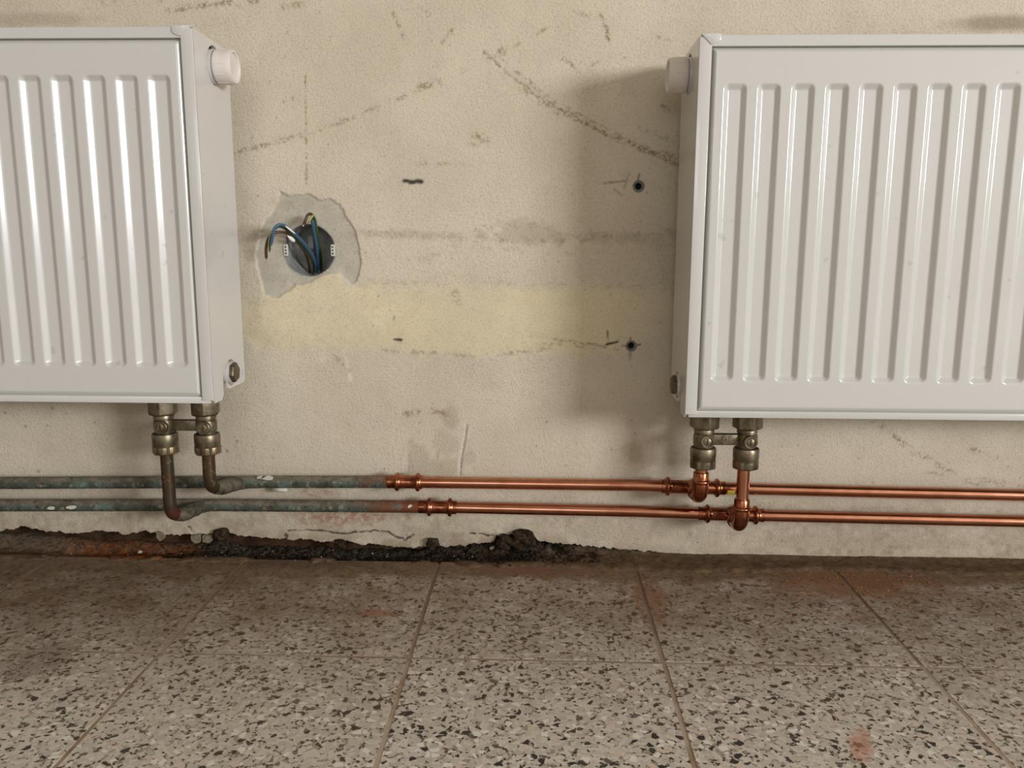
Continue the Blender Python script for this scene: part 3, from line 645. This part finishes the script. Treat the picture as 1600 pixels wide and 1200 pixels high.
# ------------------------------------------------------------------ radiators
DF, DR = .1287, .0321          # front face and rear of the casing, distance from wall
RH, RLEN = .3827, .62
def radiator(xe, zb, sgn, label):
    """xe: x of the visible end, sgn: +1 extends to +x, -1 to -x. Local lx runs from the visible end into the radiator."""
    zt = zb + RH
    R = thing('panel_radiator', label, 'radiator', (xe, -DF, zb), 'white panel radiators')
    wp = lambda lx, d, z: (sgn * lx, d, z)          # local to the thing: d = depth behind the front plane, z above bottom
    # front panel: pressed steel with recessed vertical grooves
    fl_w = .0125
    a0, a1 = fl_w + .0008, RLEN - fl_w - .0008; b0, b1 = .0075, RH - .0105
    def fine(lo, hi, marks, s1, s2):
        out = [lo]
        while out[-1] < hi:
            x = out[-1]; d = min((abs(x - mk) for mk in marks), default=1); out.append(min(x + max(s1, min(s2, d - .009)), hi))
        return np.array(out)
    cent = [.0375 + k * .0333 for k in range(17)]
    HW, Gd = .0122, .0044
    gz0, gz1 = .0385, RH - .0440
    lx = fine(a0, a1, [c + s * .009 for c in cent for s in (-1, 1)] + [a0 + .003, a1 - .003], .0007, .003)
    lz = fine(b0, b1, [gz0 + .005, gz1 - .005, b0 + .002, b1 - .002], .0008, .012)
    GX, GZ = np.meshgrid(lx, lz, indexing='ij')
    dep = np.zeros_like(GX)
    for c in cent:
        ax, az = np.abs(GX - c), np.abs(GZ - (gz0 + gz1) / 2); rr = .0065
        qx, qz = ax - (HW - rr), az - ((gz1 - gz0) / 2 - rr)
        sd = np.hypot(np.maximum(qx, 0), np.maximum(qz, 0)) + np.minimum(np.maximum(qx, qz), 0) - rr
        t = np.clip(-sd / .0068, 0, 1)
        # straight flank with tight fillets
        kf = .22; pr = np.where(t < kf, t * t / (2 * kf), np.where(t > 1 - kf, (1 - kf) - (1 - t) ** 2 / (2 * kf), t - kf / 2)) / (1 - kf)
        dep = np.maximum(dep, Gd * pr)
    ed = np.minimum(np.minimum(GX - a0, a1 - GX), np.minimum(GZ - b0, b1 - GZ))
    te = np.clip(1 - ed / .0050, 0, 1); dep = dep + .0042 * te ** 1.6
    dep += .0006
    idx = np.arange(GX.size).reshape(GX.shape)
    q = np.stack([idx[:-1, :-1], idx[1:, :-1], idx[1:, 1:], idx[:-1, 1:]], -1).reshape(-1, 4)
    if sgn < 0: q = q[:, ::-1]
    pm = mesh_np('front_panel', np.stack([sgn * GX, dep, GZ], -1).reshape(-1, 3), q); pm.materials.append(ENAMEL)
    link('front_panel', pm, R)
    # lower seam rail of the panel
    m = MB(); s = sorted((sgn * .004, sgn * (RLEN - .004)))
    m.box((s[0], .0006, .0), (s[1], .010, .0076)); m.build('bottom_rail', ENAMEL, R, bevel=.0012)
    # side casing: outline with keyhole slot and cap opening, folded front flange
    yc = .053; hz = .0262; hr = .0150; cz = RH - .0260; cr = .0205
    s0, s1 = .0285, .0405                       # slot at the bottom
    def side_panel(xa, xb, detailed, nm='side_panel'):
        out = [(0.0, .0035), (.0035, 0.0), (.023, .0), (s0, .0055)]
        if detailed:
            a_s = math.atan2(-math.sqrt(max(hr ** 2 - (s0 - yc) ** 2, 1e-9)), s0 - yc) if abs(s0 - yc) < hr else math.pi
            a_e = math.atan2(-math.sqrt(hr ** 2 - (s1 - yc) ** 2), s1 - yc)
            if abs(s0 - yc) >= hr: out.append((s0, hz)); a_s = math.pi
            a_e2 = a_e + 2 * math.pi
            aa = [a_s + (a_e2 - 2 * math.pi - a_s) * k / 26 for k in range(27)] if a_s > a_e else None
            out += [(yc + hr * math.cos(t), hz + hr * math.sin(t)) for t in aa]
            # the arc runs over the top: from the slot front edge, clockwise round to its rear edge
        out += [(s1, .0105), (.047, .0085), (DF - DR - .004, .0085), (DF - DR, .0115), (DF - DR, RH - .002), (.004, RH), (0, RH - .002)]
        holes = [[(yc + cr * math.cos(t) * .95, cz + cr * math.sin(t)) for t in np.linspace(0, 2 * math.pi, 33)[:-1]]] if detailed else []
        bm = bmesh.new(); E = []
        for loop in [out] + holes:
            vs_ = [bm.verts.new((0, a, b)) for a, b in loop]
            E += [bm.edges.new((vs_[k], vs_[(k + 1) % len(vs_)])) for k in range(len(vs_))]
        bmesh.ops.triangle_fill(bm, use_beauty=True, use_dissolve=False, edges=E)
        geo = bmesh.ops.extrude_face_region(bm, geom=list(bm.faces))
        for v in geo['geom']:
            if isinstance(v, bmesh.types.BMVert): v.co.x = sgn * (xb - xa)
        for v in bm.verts: v.co.x += sgn * xa
        bmesh.ops.recalc_face_normals(bm, faces=bm.faces)
        me = bpy.data.meshes.new(nm); bm.to_mesh(me); bm.free(); me.materials.append(ENAMEL)
        return link(nm, me, R)
    sp = side_panel(0.0, .0014, True)
    m = MB(); s = sorted((0.0, sgn * fl_w)); m.box((s[0], -.0008, .0035), (s[1], .0012, RH - .0015)); m.build('front_flange', ENAMEL, sp, bevel=.0007, seg=3)
    far = side_panel(RLEN - .0014, RLEN, False)
    m = MB(); s = sorted((sgn * (RLEN - fl_w), sgn * RLEN)); m.box((s[0], -.0008, .0035), (s[1], .0012, RH - .0015)); m.build('front_flange', ENAMEL, far, bevel=.0007, seg=3)
    # inner side seen through the openings, rear panel, convector box
    m = MB(); s = sorted((sgn * .014, sgn * (RLEN - .012))); m.box((s[0], .084, .012), (s[1], DF - DR - .002, RH - .014)); m.build('rear_panel', ENAMEL, R, bevel=.002)
    m = MB(); s = sorted((sgn * .016, sgn * (RLEN - .016))); m.box((s[0], .012, .030), (s[1], .0125, RH - .03))
    for k in range(44):
        x = .022 + k * .0132; s = sorted((sgn * x, sgn * (x + .0006))); m.box((s[0], .0125, .05), (s[1], .084, RH - .05))
    m.build('convector_fins', ENAMEL, R)
    # top grille with front lip
    g = MB(); s = sorted((sgn * .003, sgn * (RLEN - .003)))
    g.box((s[0], -.0006, RH - .0098), (s[1], .006, RH + .0006)); g.box((s[0], DF - DR - .006, RH - .002), (s[1], DF - DR - .0002, RH + .0006))
    gr = g.build('top_grille', ENAMEL, R, bevel=.0003, seg=1)
    b = MB()
    for k in range(60):
        x = .006 + k * .0101; s = sorted((sgn * x, sgn * (x + .0035))); b.box((s[0], .006, RH - .0006), (s[1], DF - DR - .006, RH + .0004))
    for d in (.034, .062): s = sorted((sgn * .004, sgn * (RLEN - .004))); b.box((s[0], d, RH - .006), (s[1], d + .002, RH - .0004))
    b.build('grille_bars', ENAMEL, gr)
    for e0, e1 in ((0.0, .0205), (RLEN - .0205, RLEN)):
        inner = e1 if e0 == 0 else e0; outer = e0 if e0 == 0 else e1; k = 1 if inner > outer else -1
        pts = [(outer + k * .0018, RH + .0018), (inner, RH + .0018), (inner, RH - .0045), (inner - k * .003, RH - .0070), (outer + k * .0115, RH - .0085), (outer + k * .0018, RH + .0010)]
        v = [wp(x, -.0019, z) for x, z in pts] + [wp(x, .0048, z) for x, z in pts]; n = len(pts)
        f = [tuple(range(n)), tuple(range(2 * n - 1, n - 1, -1))] + [(i, (i + 1) % n, n + (i + 1) % n, n + i) for i in range(n)]
        MB().add(v, f, 0, False).build('corner_cap', ENAMEL, R, bevel=.0004, seg=2)
    # valve cap near the top: shade ring for the recess and a plastic protective cap
    ax = (-sgn, 0, 0)
    vc = MB().lathe([(.0150, .0005), (.0172, .0030), (.0177, .0034), (.0179, .0050), (.0179, .0175), (.0174, .0212), (.0166, .0222), (.0150, .0222), (.0140, .0209), (.0138, .0199), (.0004, .0195)], wp(0, yc + .001, cz - .001), ax, 40).build('valve_cap', CAPPL, R, auto=50)
    MB().lathe([(.0180, -.008), (.0180, .0006), (.0176, .0016), (.0140, .0016)], wp(0, yc + .001, cz - .001), ax, 40).build('collar', ENAMEL, vc, auto=50)
    MB().lathe([(.0195, -.0062), (.0230, -.0062)], wp(0, yc, cz), ax, 40, cap=False).build('recess_shade_ring', DARK, vc)
    for k in range(10):
        t = 2 * math.pi * k / 10; c = Vector(wp(0, yc + .001 + .0178 * math.cos(t), cz - .001 + .0178 * math.sin(t)))
        MB().lathe([(.0005, .0050), (.0005, .0165)], c, ax, 8).build('grip_rib', CAPPL, vc)
    # blanking plug below
    pl = MB().lathe([(.0128, -.006), (.0128, -.001), (.0122, .0), (.0122, .0015)], wp(0, yc, hz), ax, 36).build('plug_collar', ENAMEL, R, auto=40)
    MB().lathe([(.0116, -.002), (.0118, .0008), (.0118, .0052), (.0100, .0068), (.0004, .0070)], wp(0, yc + .001, hz), ax, 6, ph=.26).build('blanking_plug', PLUGM, R, bevel=.0007, seg=2)
    return R
XL, XR, ZBL, ZBR = -.3473, .1560, .2138, .2040
radiator(XL, ZBL, -1, 'white ribbed panel radiator above the old green pipes')
radiator(XR, ZBR, +1, 'white ribbed panel radiator above the bright copper pipes, at right')

# ------------------------------------------------------------------ valves
VY = -.070
def h_valve(pa, pb, zb, label, mat, nut):
    """pa, pb: x of both legs at the valve; zb underside of the radiator"""
    xm = (pa + pb) / 2
    T = thing('h_block_valve', label, 'valve', (xm, VY, zb - .070), 'lockshield valves under the radiators')
    z = lambda d: .06 - d              # d below the radiator underside
    for x in (pa - xm, pb - xm):
        up = (0, 0, 1)
        MB().lathe([(.0128, 0), (.0164, .0015), (.0168, .003), (.0168, .0235), (.0150, .026), (.0100, .0265)], (x, 0, z(.0148)), up, 6, ph=.2 + x).build('union_nut', NICKEL, T, bevel=.0008, seg=2)
        bd = MB().lathe([(.0106, 0), (.0110, .001), (.0110, .004), (.0118, .007), (.0118, .016), (.0112, .018), (.0104, .0185), (.0104, .0195), (.0114, .0200), (.0114, .0232), (.0108, .0245)], (x, 0, z(.0385)), up, 32).build('valve_body', mat, T, auto=40)
        c = (x + (.0015 if x < 0 else .0012), -.0095, z(.0272))
        MB().lathe([(.0078, 0), (.0078, .0042), (.0070, .0050), (.0058, .0050), (.0055, .0036), (.0003, .0036)], c, (0, -1, 0), 28).build('spindle_boss', mat, bd, auto=40)
        MB().lathe([(.0044, .0030), (.0044, .0042), (.0038, .0046), (.0003, .0046)], c, (0, -1, 0), 20).build('spindle_screw', nut, bd, auto=40)
        MB().box((c[0] - .0006, c[1] - .0048, c[2] - .0036), (c[0] + .0006, c[1] - .0044, c[2] + .0036)).build('screw_slot_shade', DARK, bd)
        cn = MB().lathe([(.0110, 0), (.0137, .0008), (.0143, .0022), (.0143, .0125), (.0146, .0132), (.0146, .0225), (.0140, .0240), (.0122, .0246), (.0118, .0225)], (x, 0, z(.0605)), up, 36).build('compression_nut', mat, T, auto=30)
        MB().lathe([(.0120, 0), (.0150, .0012), (.0153, .0022), (.0153, .0096), (.0140, .0106)], (x, 0, z(.0609)), up, 8, ph=.2).build('hex_grip', nut, cn, bevel=.0006, seg=2)
    b = MB().box((pa - xm + .009, -.0042, z(.0330)), (pb - xm - .009, .0050, z(.0205))).build('bridge', mat, T, bevel=.0012)
    r = MB()
    for a0, a1, b0, b1 in ((-.0042, -.0034, -.0040, .0040), (.0034, .0042, -.0040, .0040), (-.0042, .0042, .0034, .0042), (-.0042, .0042, -.0042, -.0034), (-.0010, -.0004, -.0022, .0022), (.0008, .0014, -.0022, .0022), (-.0010, .0014, -.0003, .0003)):
        r.box((a0, -.0048, z(.0268) + b0), (a1, -.0040, z(.0268) + b1))
    r.build('cast_mark', mat, b)
    return T
LA, LB = at(256, 655, VY).x, at(322, 655, VY).x
RA, RB = at(1099.5, 690, VY).x, at(1166.5, 690, VY).x
h_valve(LA, LB, ZBL, 'tarnished double valve on the old brown risers', TARNISH, BRASSY)
h_valve(RA, RB, ZBR, 'nickel double valve on the new copper risers', NICKEL, NICKEL)

# ------------------------------------------------------------------ pipes
PR = .0071; PY = -.025
def run(name, pts, r, mat, label, group=None, n=20, jitter=0.0, sub=1):
    P = []
    for a, b in zip(pts[:-1], pts[1:]):
        for k in range(sub): P.append(Vector(a).lerp(Vector(b), k / sub))
    P.append(Vector(pts[-1])); c = P[0].copy()
    o = MB().tube([p - c for p in P], r, n, 0, True, jitter, 3).build(name, mat, auto=60); o.location = c
    return tag(o, label, 'pipe', group)
up = lambda u, v: at(u, v, PY)
# old pipe, upper and lower
def old_pipe(pts, riser_u, riser_top, bend_v, join, label, flakes):
    T = thing('old_pipe', label, 'pipe', pts[0], 'old green pipes'); c = T.location.copy()
    P = []
    for a, b in zip(pts[:-1], pts[1:]):
        for k in range(60): P.append(Vector(a).lerp(Vector(b), k / 60))
    P.append(Vector(pts[-1]))
    MB().tube([p - c for p in P], .0075, 20, 0, True, .03, 5).build('pipe_run', VERDI, T, auto=80)
    x = riser_u; zt = riser_top; zb = bend_v; j = Vector(join)
    path = [(x, VY, zb + .030), (x, VY, zb + .016), (x + .0010, VY + .0035, zb + .0055), (x + .0040, VY + .0125, zb + .0005)]
    S = spline(path, 8); S = [Vector((x, VY, zt)).lerp(Vector((x, VY, zb + .03)), k / 6) for k in range(6)] + S
    MB().tube([p - c for p in S], .0073, 20, 0, True, .02, 6).build('riser', RISER, T, auto=80)
    br = spline([(x + .0022, VY + .008, zb + .0020), (x + .0070, VY + .017, zb - .0002), (x + .0135, VY + .030, zb + (j.z - zb) * .45), (x + .0230, PY - .001, j.z - .0008), (x + .0420, PY, j.z)], 6)
    nb = len(br)
    MB().tube([p - c for p in br], [.0074 + .0016 * math.sin(math.pi * min(1, k / (nb - 1) * 1.3)) if k < nb - 1 else .0072 for k in range(nb)], 18, 0, True, .10, 9).build('solder_joint', SOLDER, T, auto=80)
    for (u, v, w, h) in flakes:
        q = at(u, v, PY - .0074); m = MB(); r_ = random.Random(int(u)); ring = []
        for k in range(9):
            t = 2 * math.pi * k / 9; rr = r_.uniform(.6, 1.1); ring.append((q.x - c.x + w * rr * math.cos(t) + h * .6 * math.sin(t), q.z - c.z + h * rr * math.sin(t)))
        yy = lambda z_: -(math.sqrt(max(.0079 ** 2 - min(abs(z_ - (q.z - c.z)), .0078) ** 2, 1e-8)) - .0079 * .0)
        zc_ = np.interp(q.x, [p.x for p in P], [p.z for p in P]) - c.z
        v3 = [(a, PY - c.y - math.sqrt(max(.0081 ** 2 - (b - zc_) ** 2, 1e-7)), b) for a, b in ring]
        v3 += [(a, b_ + .0009, z_) for a, b_, z_ in v3]; n = 9
        m.add(v3, [tuple(range(n)), tuple(range(2 * n - 1, n - 1, -1))] + [(k, (k + 1) % n, n + (k + 1) % n, n + k) for k in range(n)], 0, False).build('paint_flake', FLAKE, T)
    return T
RX1, RX2 = at(262, 735, VY).x, at(327, 735, VY).x
old_pipe([up(-1100, 752), up(-260, 754), up(20, 754.5), up(330, 753), up(622, 752.8)], RX2, ZBL - .060, at(331, 768, VY).z, up(368, 753), 'old green upper pipe with browned riser bending up into the valve', [(418, 748, .008, .0026), (404, 747, .004, .002)])
old_pipe([up(-1100, 787), up(-260, 789), up(20, 789.5), up(330, 789), up(672, 791.9)], RX1, ZBL - .060, at(267, 810, VY).z, up(312, 789), 'old green lower pipe with long browned riser beneath the valve', [(112, 793, .007, .003), (80, 794, .006, .0024), (641, 791, .003, .0022)])
b_ = at(438, 764, -.012); o = link('plaster_blob', rock_mesh('plaster_blob', (.009, .006, .004), 5, FLAKE, 3, .12)); o.location = b_; tag(o, 'whitish plaster blob between the two old pipes', 'plaster blob')

def bead_profile(x0, x1, beads, r=.0083):
    """profile along x for a pressed copper fitting"""
    P = [(PR + .0001, x0), (r, x0 + .0004), (r, x0 + .001)]
    for b in beads: P += [(r - .0003, b - .0052), (r, b - .0040), (r + .0004, b - .0030), (r + .0012, b - .0019), (r + .0014, b), (r + .0012, b + .0019), (r + .0004, b + .0030), (r, b + .0040), (r - .0003, b + .0052)]
    P = [p for p in sorted(P, key=lambda p: p[1]) if x0 <= p[1] <= x1]
    return P + [(r, x1 - .001), (r, x1 - .0004), (PR + .0001, x1)]
def coupling(u0, u1, beads, v, label):
    p0, p1 = up(u0, v[0]), up(u1, v[1]); c = (p0 + p1) / 2; ax = (p1 - p0).normalized(); L = (p1 - p0).length
    T = thing('press_coupling', label, 'pipe fitting', c, 'press couplings')
    k = lambda u: (u - u0) / (u1 - u0) * L - L / 2
    MB().lathe([(a, b) for a, b in bead_profile(-L / 2, L / 2, [k(b) for b in beads])], (0, 0, 0), ax, 32).build('sleeve', FITTING, T, auto=60)
    for b in beads: MB().lathe([(.0098, -.0024), (.0106, -.0019), (.0112, -.0010), (.0114, 0), (.0112, .0010), (.0106, .0019), (.0098, .0024)], ax * k(b), ax, 28).build('press_ring', FITTING, T, auto=60)
    return T
coupling(606, 661, [621, 653], (752.5, 753.5), 'copper press coupling joining the upper old pipe to new copper')
coupling(655, 714, [671, 703], (791.7, 793), 'copper press coupling joining the lower old pipe to new copper')
UZ = lambda u: np.interp(u, [600, 700, 1000, 1087, 1300, 1590, 1800, 2700], [752.5, 754, 758.3, 761.5, 767, 773.5, 778, 798])
LZ = lambda u: np.interp(u, [650, 750, 1000, 1150, 1300, 1590, 1800, 2700], [791.7, 793.5, 799, 804.5, 808, 814.5, 819, 839])
def copper(fn, us, label):
    o = run('copper_pipe', [up(u, float(fn(u))) for u in us], PR, COPPER, label, 'new copper pipes', 28, 0, 4); return o
copper(UZ, [630, 800, 1000, 1060], 'upper bright copper pipe between coupling and tee')
copper(LZ, [685, 800, 1000, 1120], 'lower bright copper pipe between coupling and tee')
cu = copper(UZ, [1105, 1250, 1400, 1600, 1850, 2700], 'upper bright copper pipe running on below the radiator, at right')
copper(LZ, [1165, 1250, 1400, 1600, 1850, 2700], 'lower bright copper pipe running on below the radiator, at right')
q = up(1141, 768); q0 = cu.location
m = MB(); n = 10; v = []
for k in range(n):
    t = math.radians(-65 + 100 * k / (n - 1)); zc = up(1141, float(UZ(1141))).z
    for x in (q.x - .0050, q.x + .0042): v.append((x - q0.x, PY - .00735 * math.cos(t) - q0.y, zc - .00735 * math.sin(t + .35) - q0.z))
m.add(v, [(2 * k, 2 * k + 1, 2 * k + 3, 2 * k + 2) for k in range(n - 1)]).build('yellow_mark', YELLOWM, cu)
def tee(u0, u1, beads, fn, rx, zsock, label, zbead):
    p0, p1 = up(u0, float(fn(u0))), up(u1, float(fn(u1))); ax = (p1 - p0).normalized(); L = (p1 - p0).length
    t = (rx - p0.x) / (p1.x - p0.x); c = p0.lerp(p1, t)
    T = thing('press_tee', label, 'pipe fitting', c, 'press tees with crossover bends')
    k = lambda u: (u - u0) / (u1 - u0) * L - t * L
    MB().lathe(bead_profile(-t * L, L - t * L, [k(b) for b in beads]), (0, 0, 0), ax, 32).build('tee_run', FITTING, T, auto=60)
    for b in beads: MB().lathe([(.0098, -.0024), (.0106, -.0019), (.0112, -.0010), (.0114, 0), (.0112, .0010), (.0106, .0019), (.0098, .0024)], ax * k(b), ax, 28).build('press_ring', FITTING, T, auto=60)
    dy = VY - PY; R = .0155
    path = [(0, 0, 0), (0, dy * .5, 0), (0, dy + R, 0)] + [(0, dy + R - R * math.sin(a), R - R * math.cos(a)) for a in [math.pi / 2 * q / 8 for q in range(1, 9)]]
    zs_ = zsock - c.z
    path += [(0, dy, R + (zs_ - R) * .5), (0, dy, zs_)]
    rad = [.0100, .0086, .0088] + [.0090] * 8 + [.0084, .0084]
    bend = MB().tube(path, rad, 28).build('crossover_bend', FITTING, T, auto=60)
    MB().lathe([(.0095, 0), (.0101, .001), (.0101, .004), (.0094, .005)], (0, dy * .38, 0), (0, -1, 0), 28).build('press_ring', FITTING, bend, auto=60)
    zb_ = zbead - c.z
    MB().lathe([(.0084, -.0032), (.0094, -.0026), (.0107, -.0014), (.0107, .0006), (.0094, .0016), (.0088, .0022), (.0088, .0098), (.0084, .0104)], (0, dy, zb_), (0, 0, 1), 32).build('press_ring', FITTING, bend, auto=60)
    return T
UX = at(1095.5, 740, VY).x; LX_ = at(1160.5, 760, VY).x
tee(1033, 1133, [1043, 1120], UZ, UX, at(1095, 738, VY).z, 'copper press tee on the upper pipe with short bend to the valve', at(1095, 751, VY).z)
tee(1090, 1193, [1105, 1180], LZ, LX_, at(1160, 779, VY).z, 'copper press tee on the lower pipe with bend below the longer riser', at(1160, 793, VY).z)
run('copper_riser', [(UX, VY, at(1095, 748, VY).z), (UX, VY, ZBR - .066)], PR, COPPER, 'short copper riser between upper tee and valve', 'copper risers', 28)
run('copper_riser', [(LX_, VY, at(1160, 790, VY).z), (LX_, VY, ZBR - .066)], PR, COPPER, 'long copper riser between lower tee and valve', 'copper risers', 28)

# ------------------------------------------------------------------ flush box with loose wires
bc = Vector((BOX_C[0], 0, BOX_C[1]))
B = thing('flush_box', 'round grey flush wiring box set into the plaster wall', 'wiring box', bc)
MB().lathe([(.0320, .0012), (.0320, .050), (.0310, .0515), (.0004, .0515), (.0004, .0500), (.0300, .0500), (.0306, .048), (.0306, .0012), (.0320, .0012)], (0, 0, 0), (0, 1, 0), 56, cap=False).build('shell', BOXGREY, B, auto=50)
for s, a in ((-1, 0.0), (1, 0.0)):
    lg = MB().box((s * .0312 if s < 0 else .0256, .0006, -.0070), (s * .0256 if s < 0 else .0312, .0032, .0070)).build('mounting_lug', LUGM, B, bevel=.0008)
    for dz in (-.0038, 0, .0038): MB().lathe([(.0009, 0), (.0009, .0006)], (s * .0282, .0007, dz), (0, -1, 0), 12).build('screw_hole_shade', DARK, lg)
MB().lathe([(.0046, .0), (.0060, .0006), (.0060, .0022), (.0046, .0028), (.0042, .001), (.0003, .001)], (.001, .038, -.0300), (0, -.35, 1), 24).build('knockout', BOXGREY, B, auto=40)
MB().lathe([(.0085, 0), (.0085, .0010)], (.0115, .030, -.0302), (0, -.1, 1), 24).build('knockout_shade', DARK, B)
MB().box((-.012, .036, .0), (-.004, .0500, .018)).build('inner_rib', BOXGREY, B, bevel=.002)
def wire(pts, mats, label, r=.0017, bare=True, group=None):
    P = spline([at(u, v, y) for u, v, y in pts], 9); c = P[0].copy(); c = P[-1].copy()
    T = thing('electric_wire', label, 'wire', c, 'loose wires in the flush box')
    idx = [0] if len(mats) == 1 else [0, 0, 0, 0, 0, 1, 1, 1, 1, 1]
    MB().tube([p - c for p in P], r, 10, idx if len(mats) > 1 else 0).build('insulation', mats, T, auto=70)
    d = (P[-1] - P[-2]).normalized()
    MB().lathe([(.0008, -.001), (.0008, .0022)], (0, 0, 0), d, 10).build('copper_core', COPPER, T)
    return T
b1 = [(485, 432, .044), (482, 412, .034)]
wire(b1 + [(474, 390, .014), (458, 372, -.002), (447, 364, -.014), (432, 363, -.022), (421, 370, -.026), (416, 385, -.024), (416, 403, -.020)], [W_BROWN], 'brown wire of the arching bundle, its end hanging lowest')
wire([(491, 432, .042), (488, 410, .030)] + [(472, 385, .010), (456, 368, -.006), (445, 357, -.018), (434, 354, -.026), (425, 364, -.028), (421, 378, -.026), (421, 391, -.023)], [W_GREEN, W_YELLOW], 'green and yellow wire of the arching bundle')
wire([(494, 430, .039), (492, 406, .025)] + [(477, 382, .004), (459, 364, -.011), (447, 354, -.023), (437, 351, -.031), (429, 357, -.034), (426, 370, -.033), (424, 381, -.030)], [W_BLUE], 'blue wire of the arching bundle, its end hanging highest')
wire([(494, 428, .044), (494, 412, .034), (493, 390, .016), (490, 362, -.002), (489, 345, -.010), (487, 335, -.015), (481, 336, -.020), (477, 345, -.022), (475, 351, -.022)], [W_BROWN], 'brown wire of the upright bundle hooked at the top')
wire([(502, 428, .044), (502, 412, .036), (500, 390, .018), (495, 360, -.004), (492, 344, -.012), (489, 338, -.018), (486, 341, -.023), (483, 346, -.024)], [W_GREEN, W_YELLOW], 'green and yellow wire of the upright bundle')
wire([(498, 420, .036), (497, 405, .026), (495, 385, .010), (491, 362, -.006), (489, 350, -.014), (487, 343, -.018)], [W_BLUE], 'blue wire of the upright bundle, straight and short', r=.0021)
for u0, v0, y0, u1, v1, y1, lab in ((446, 353, -.0265, 461, 365, -.0135, 'thin white sheath strip above the arching wires'), (449, 368, -.0180, 460, 377, -.0090, 'short white sheath piece below the arching wires')):
    a, b = at(u0, v0, y0), at(u1, v1, y1); c = (a + b) / 2
    P = [a.lerp(b, k / 6) - c for k in range(7)]
    o = MB().tube(P, [.0004, .0012, .0019, .0022, .0023, .0022, .0012] if v0 > 360 else [.0005, .0009, .0011, .0012, .0011, .0009, .0005], 12).build('sheath_strip', W_WHITE, auto=60); o.location = c
    tag(o, lab, 'cable sheath')

# ------------------------------------------------------------------ wall anchors
for c, lab in zip(PLUGS, ('grey plastic anchor in the upper drilled hole', 'grey plastic anchor in the lower drilled hole beside the pencil cross')):
    T = thing('wall_anchor', lab, 'wall anchor', (c[0], 0, c[1]), 'anchors between the radiators')
    MB().lathe([(.0063, .030), (.0063, .0015), (.0071, .0003), (.0069, -.0007), (.0056, -.0009), (.0040, .0006), (.0036, .003), (.0034, .030)], (0, 0, 0), (0, 1, 0), 28, cap=False).build('sleeve', ANCHOR, T, auto=60)
    MB().lathe([(.0036, .012), (.0036, .030)], (0, 0, 0), (0, 1, 0), 20).build('bore_shade', DARK, T)
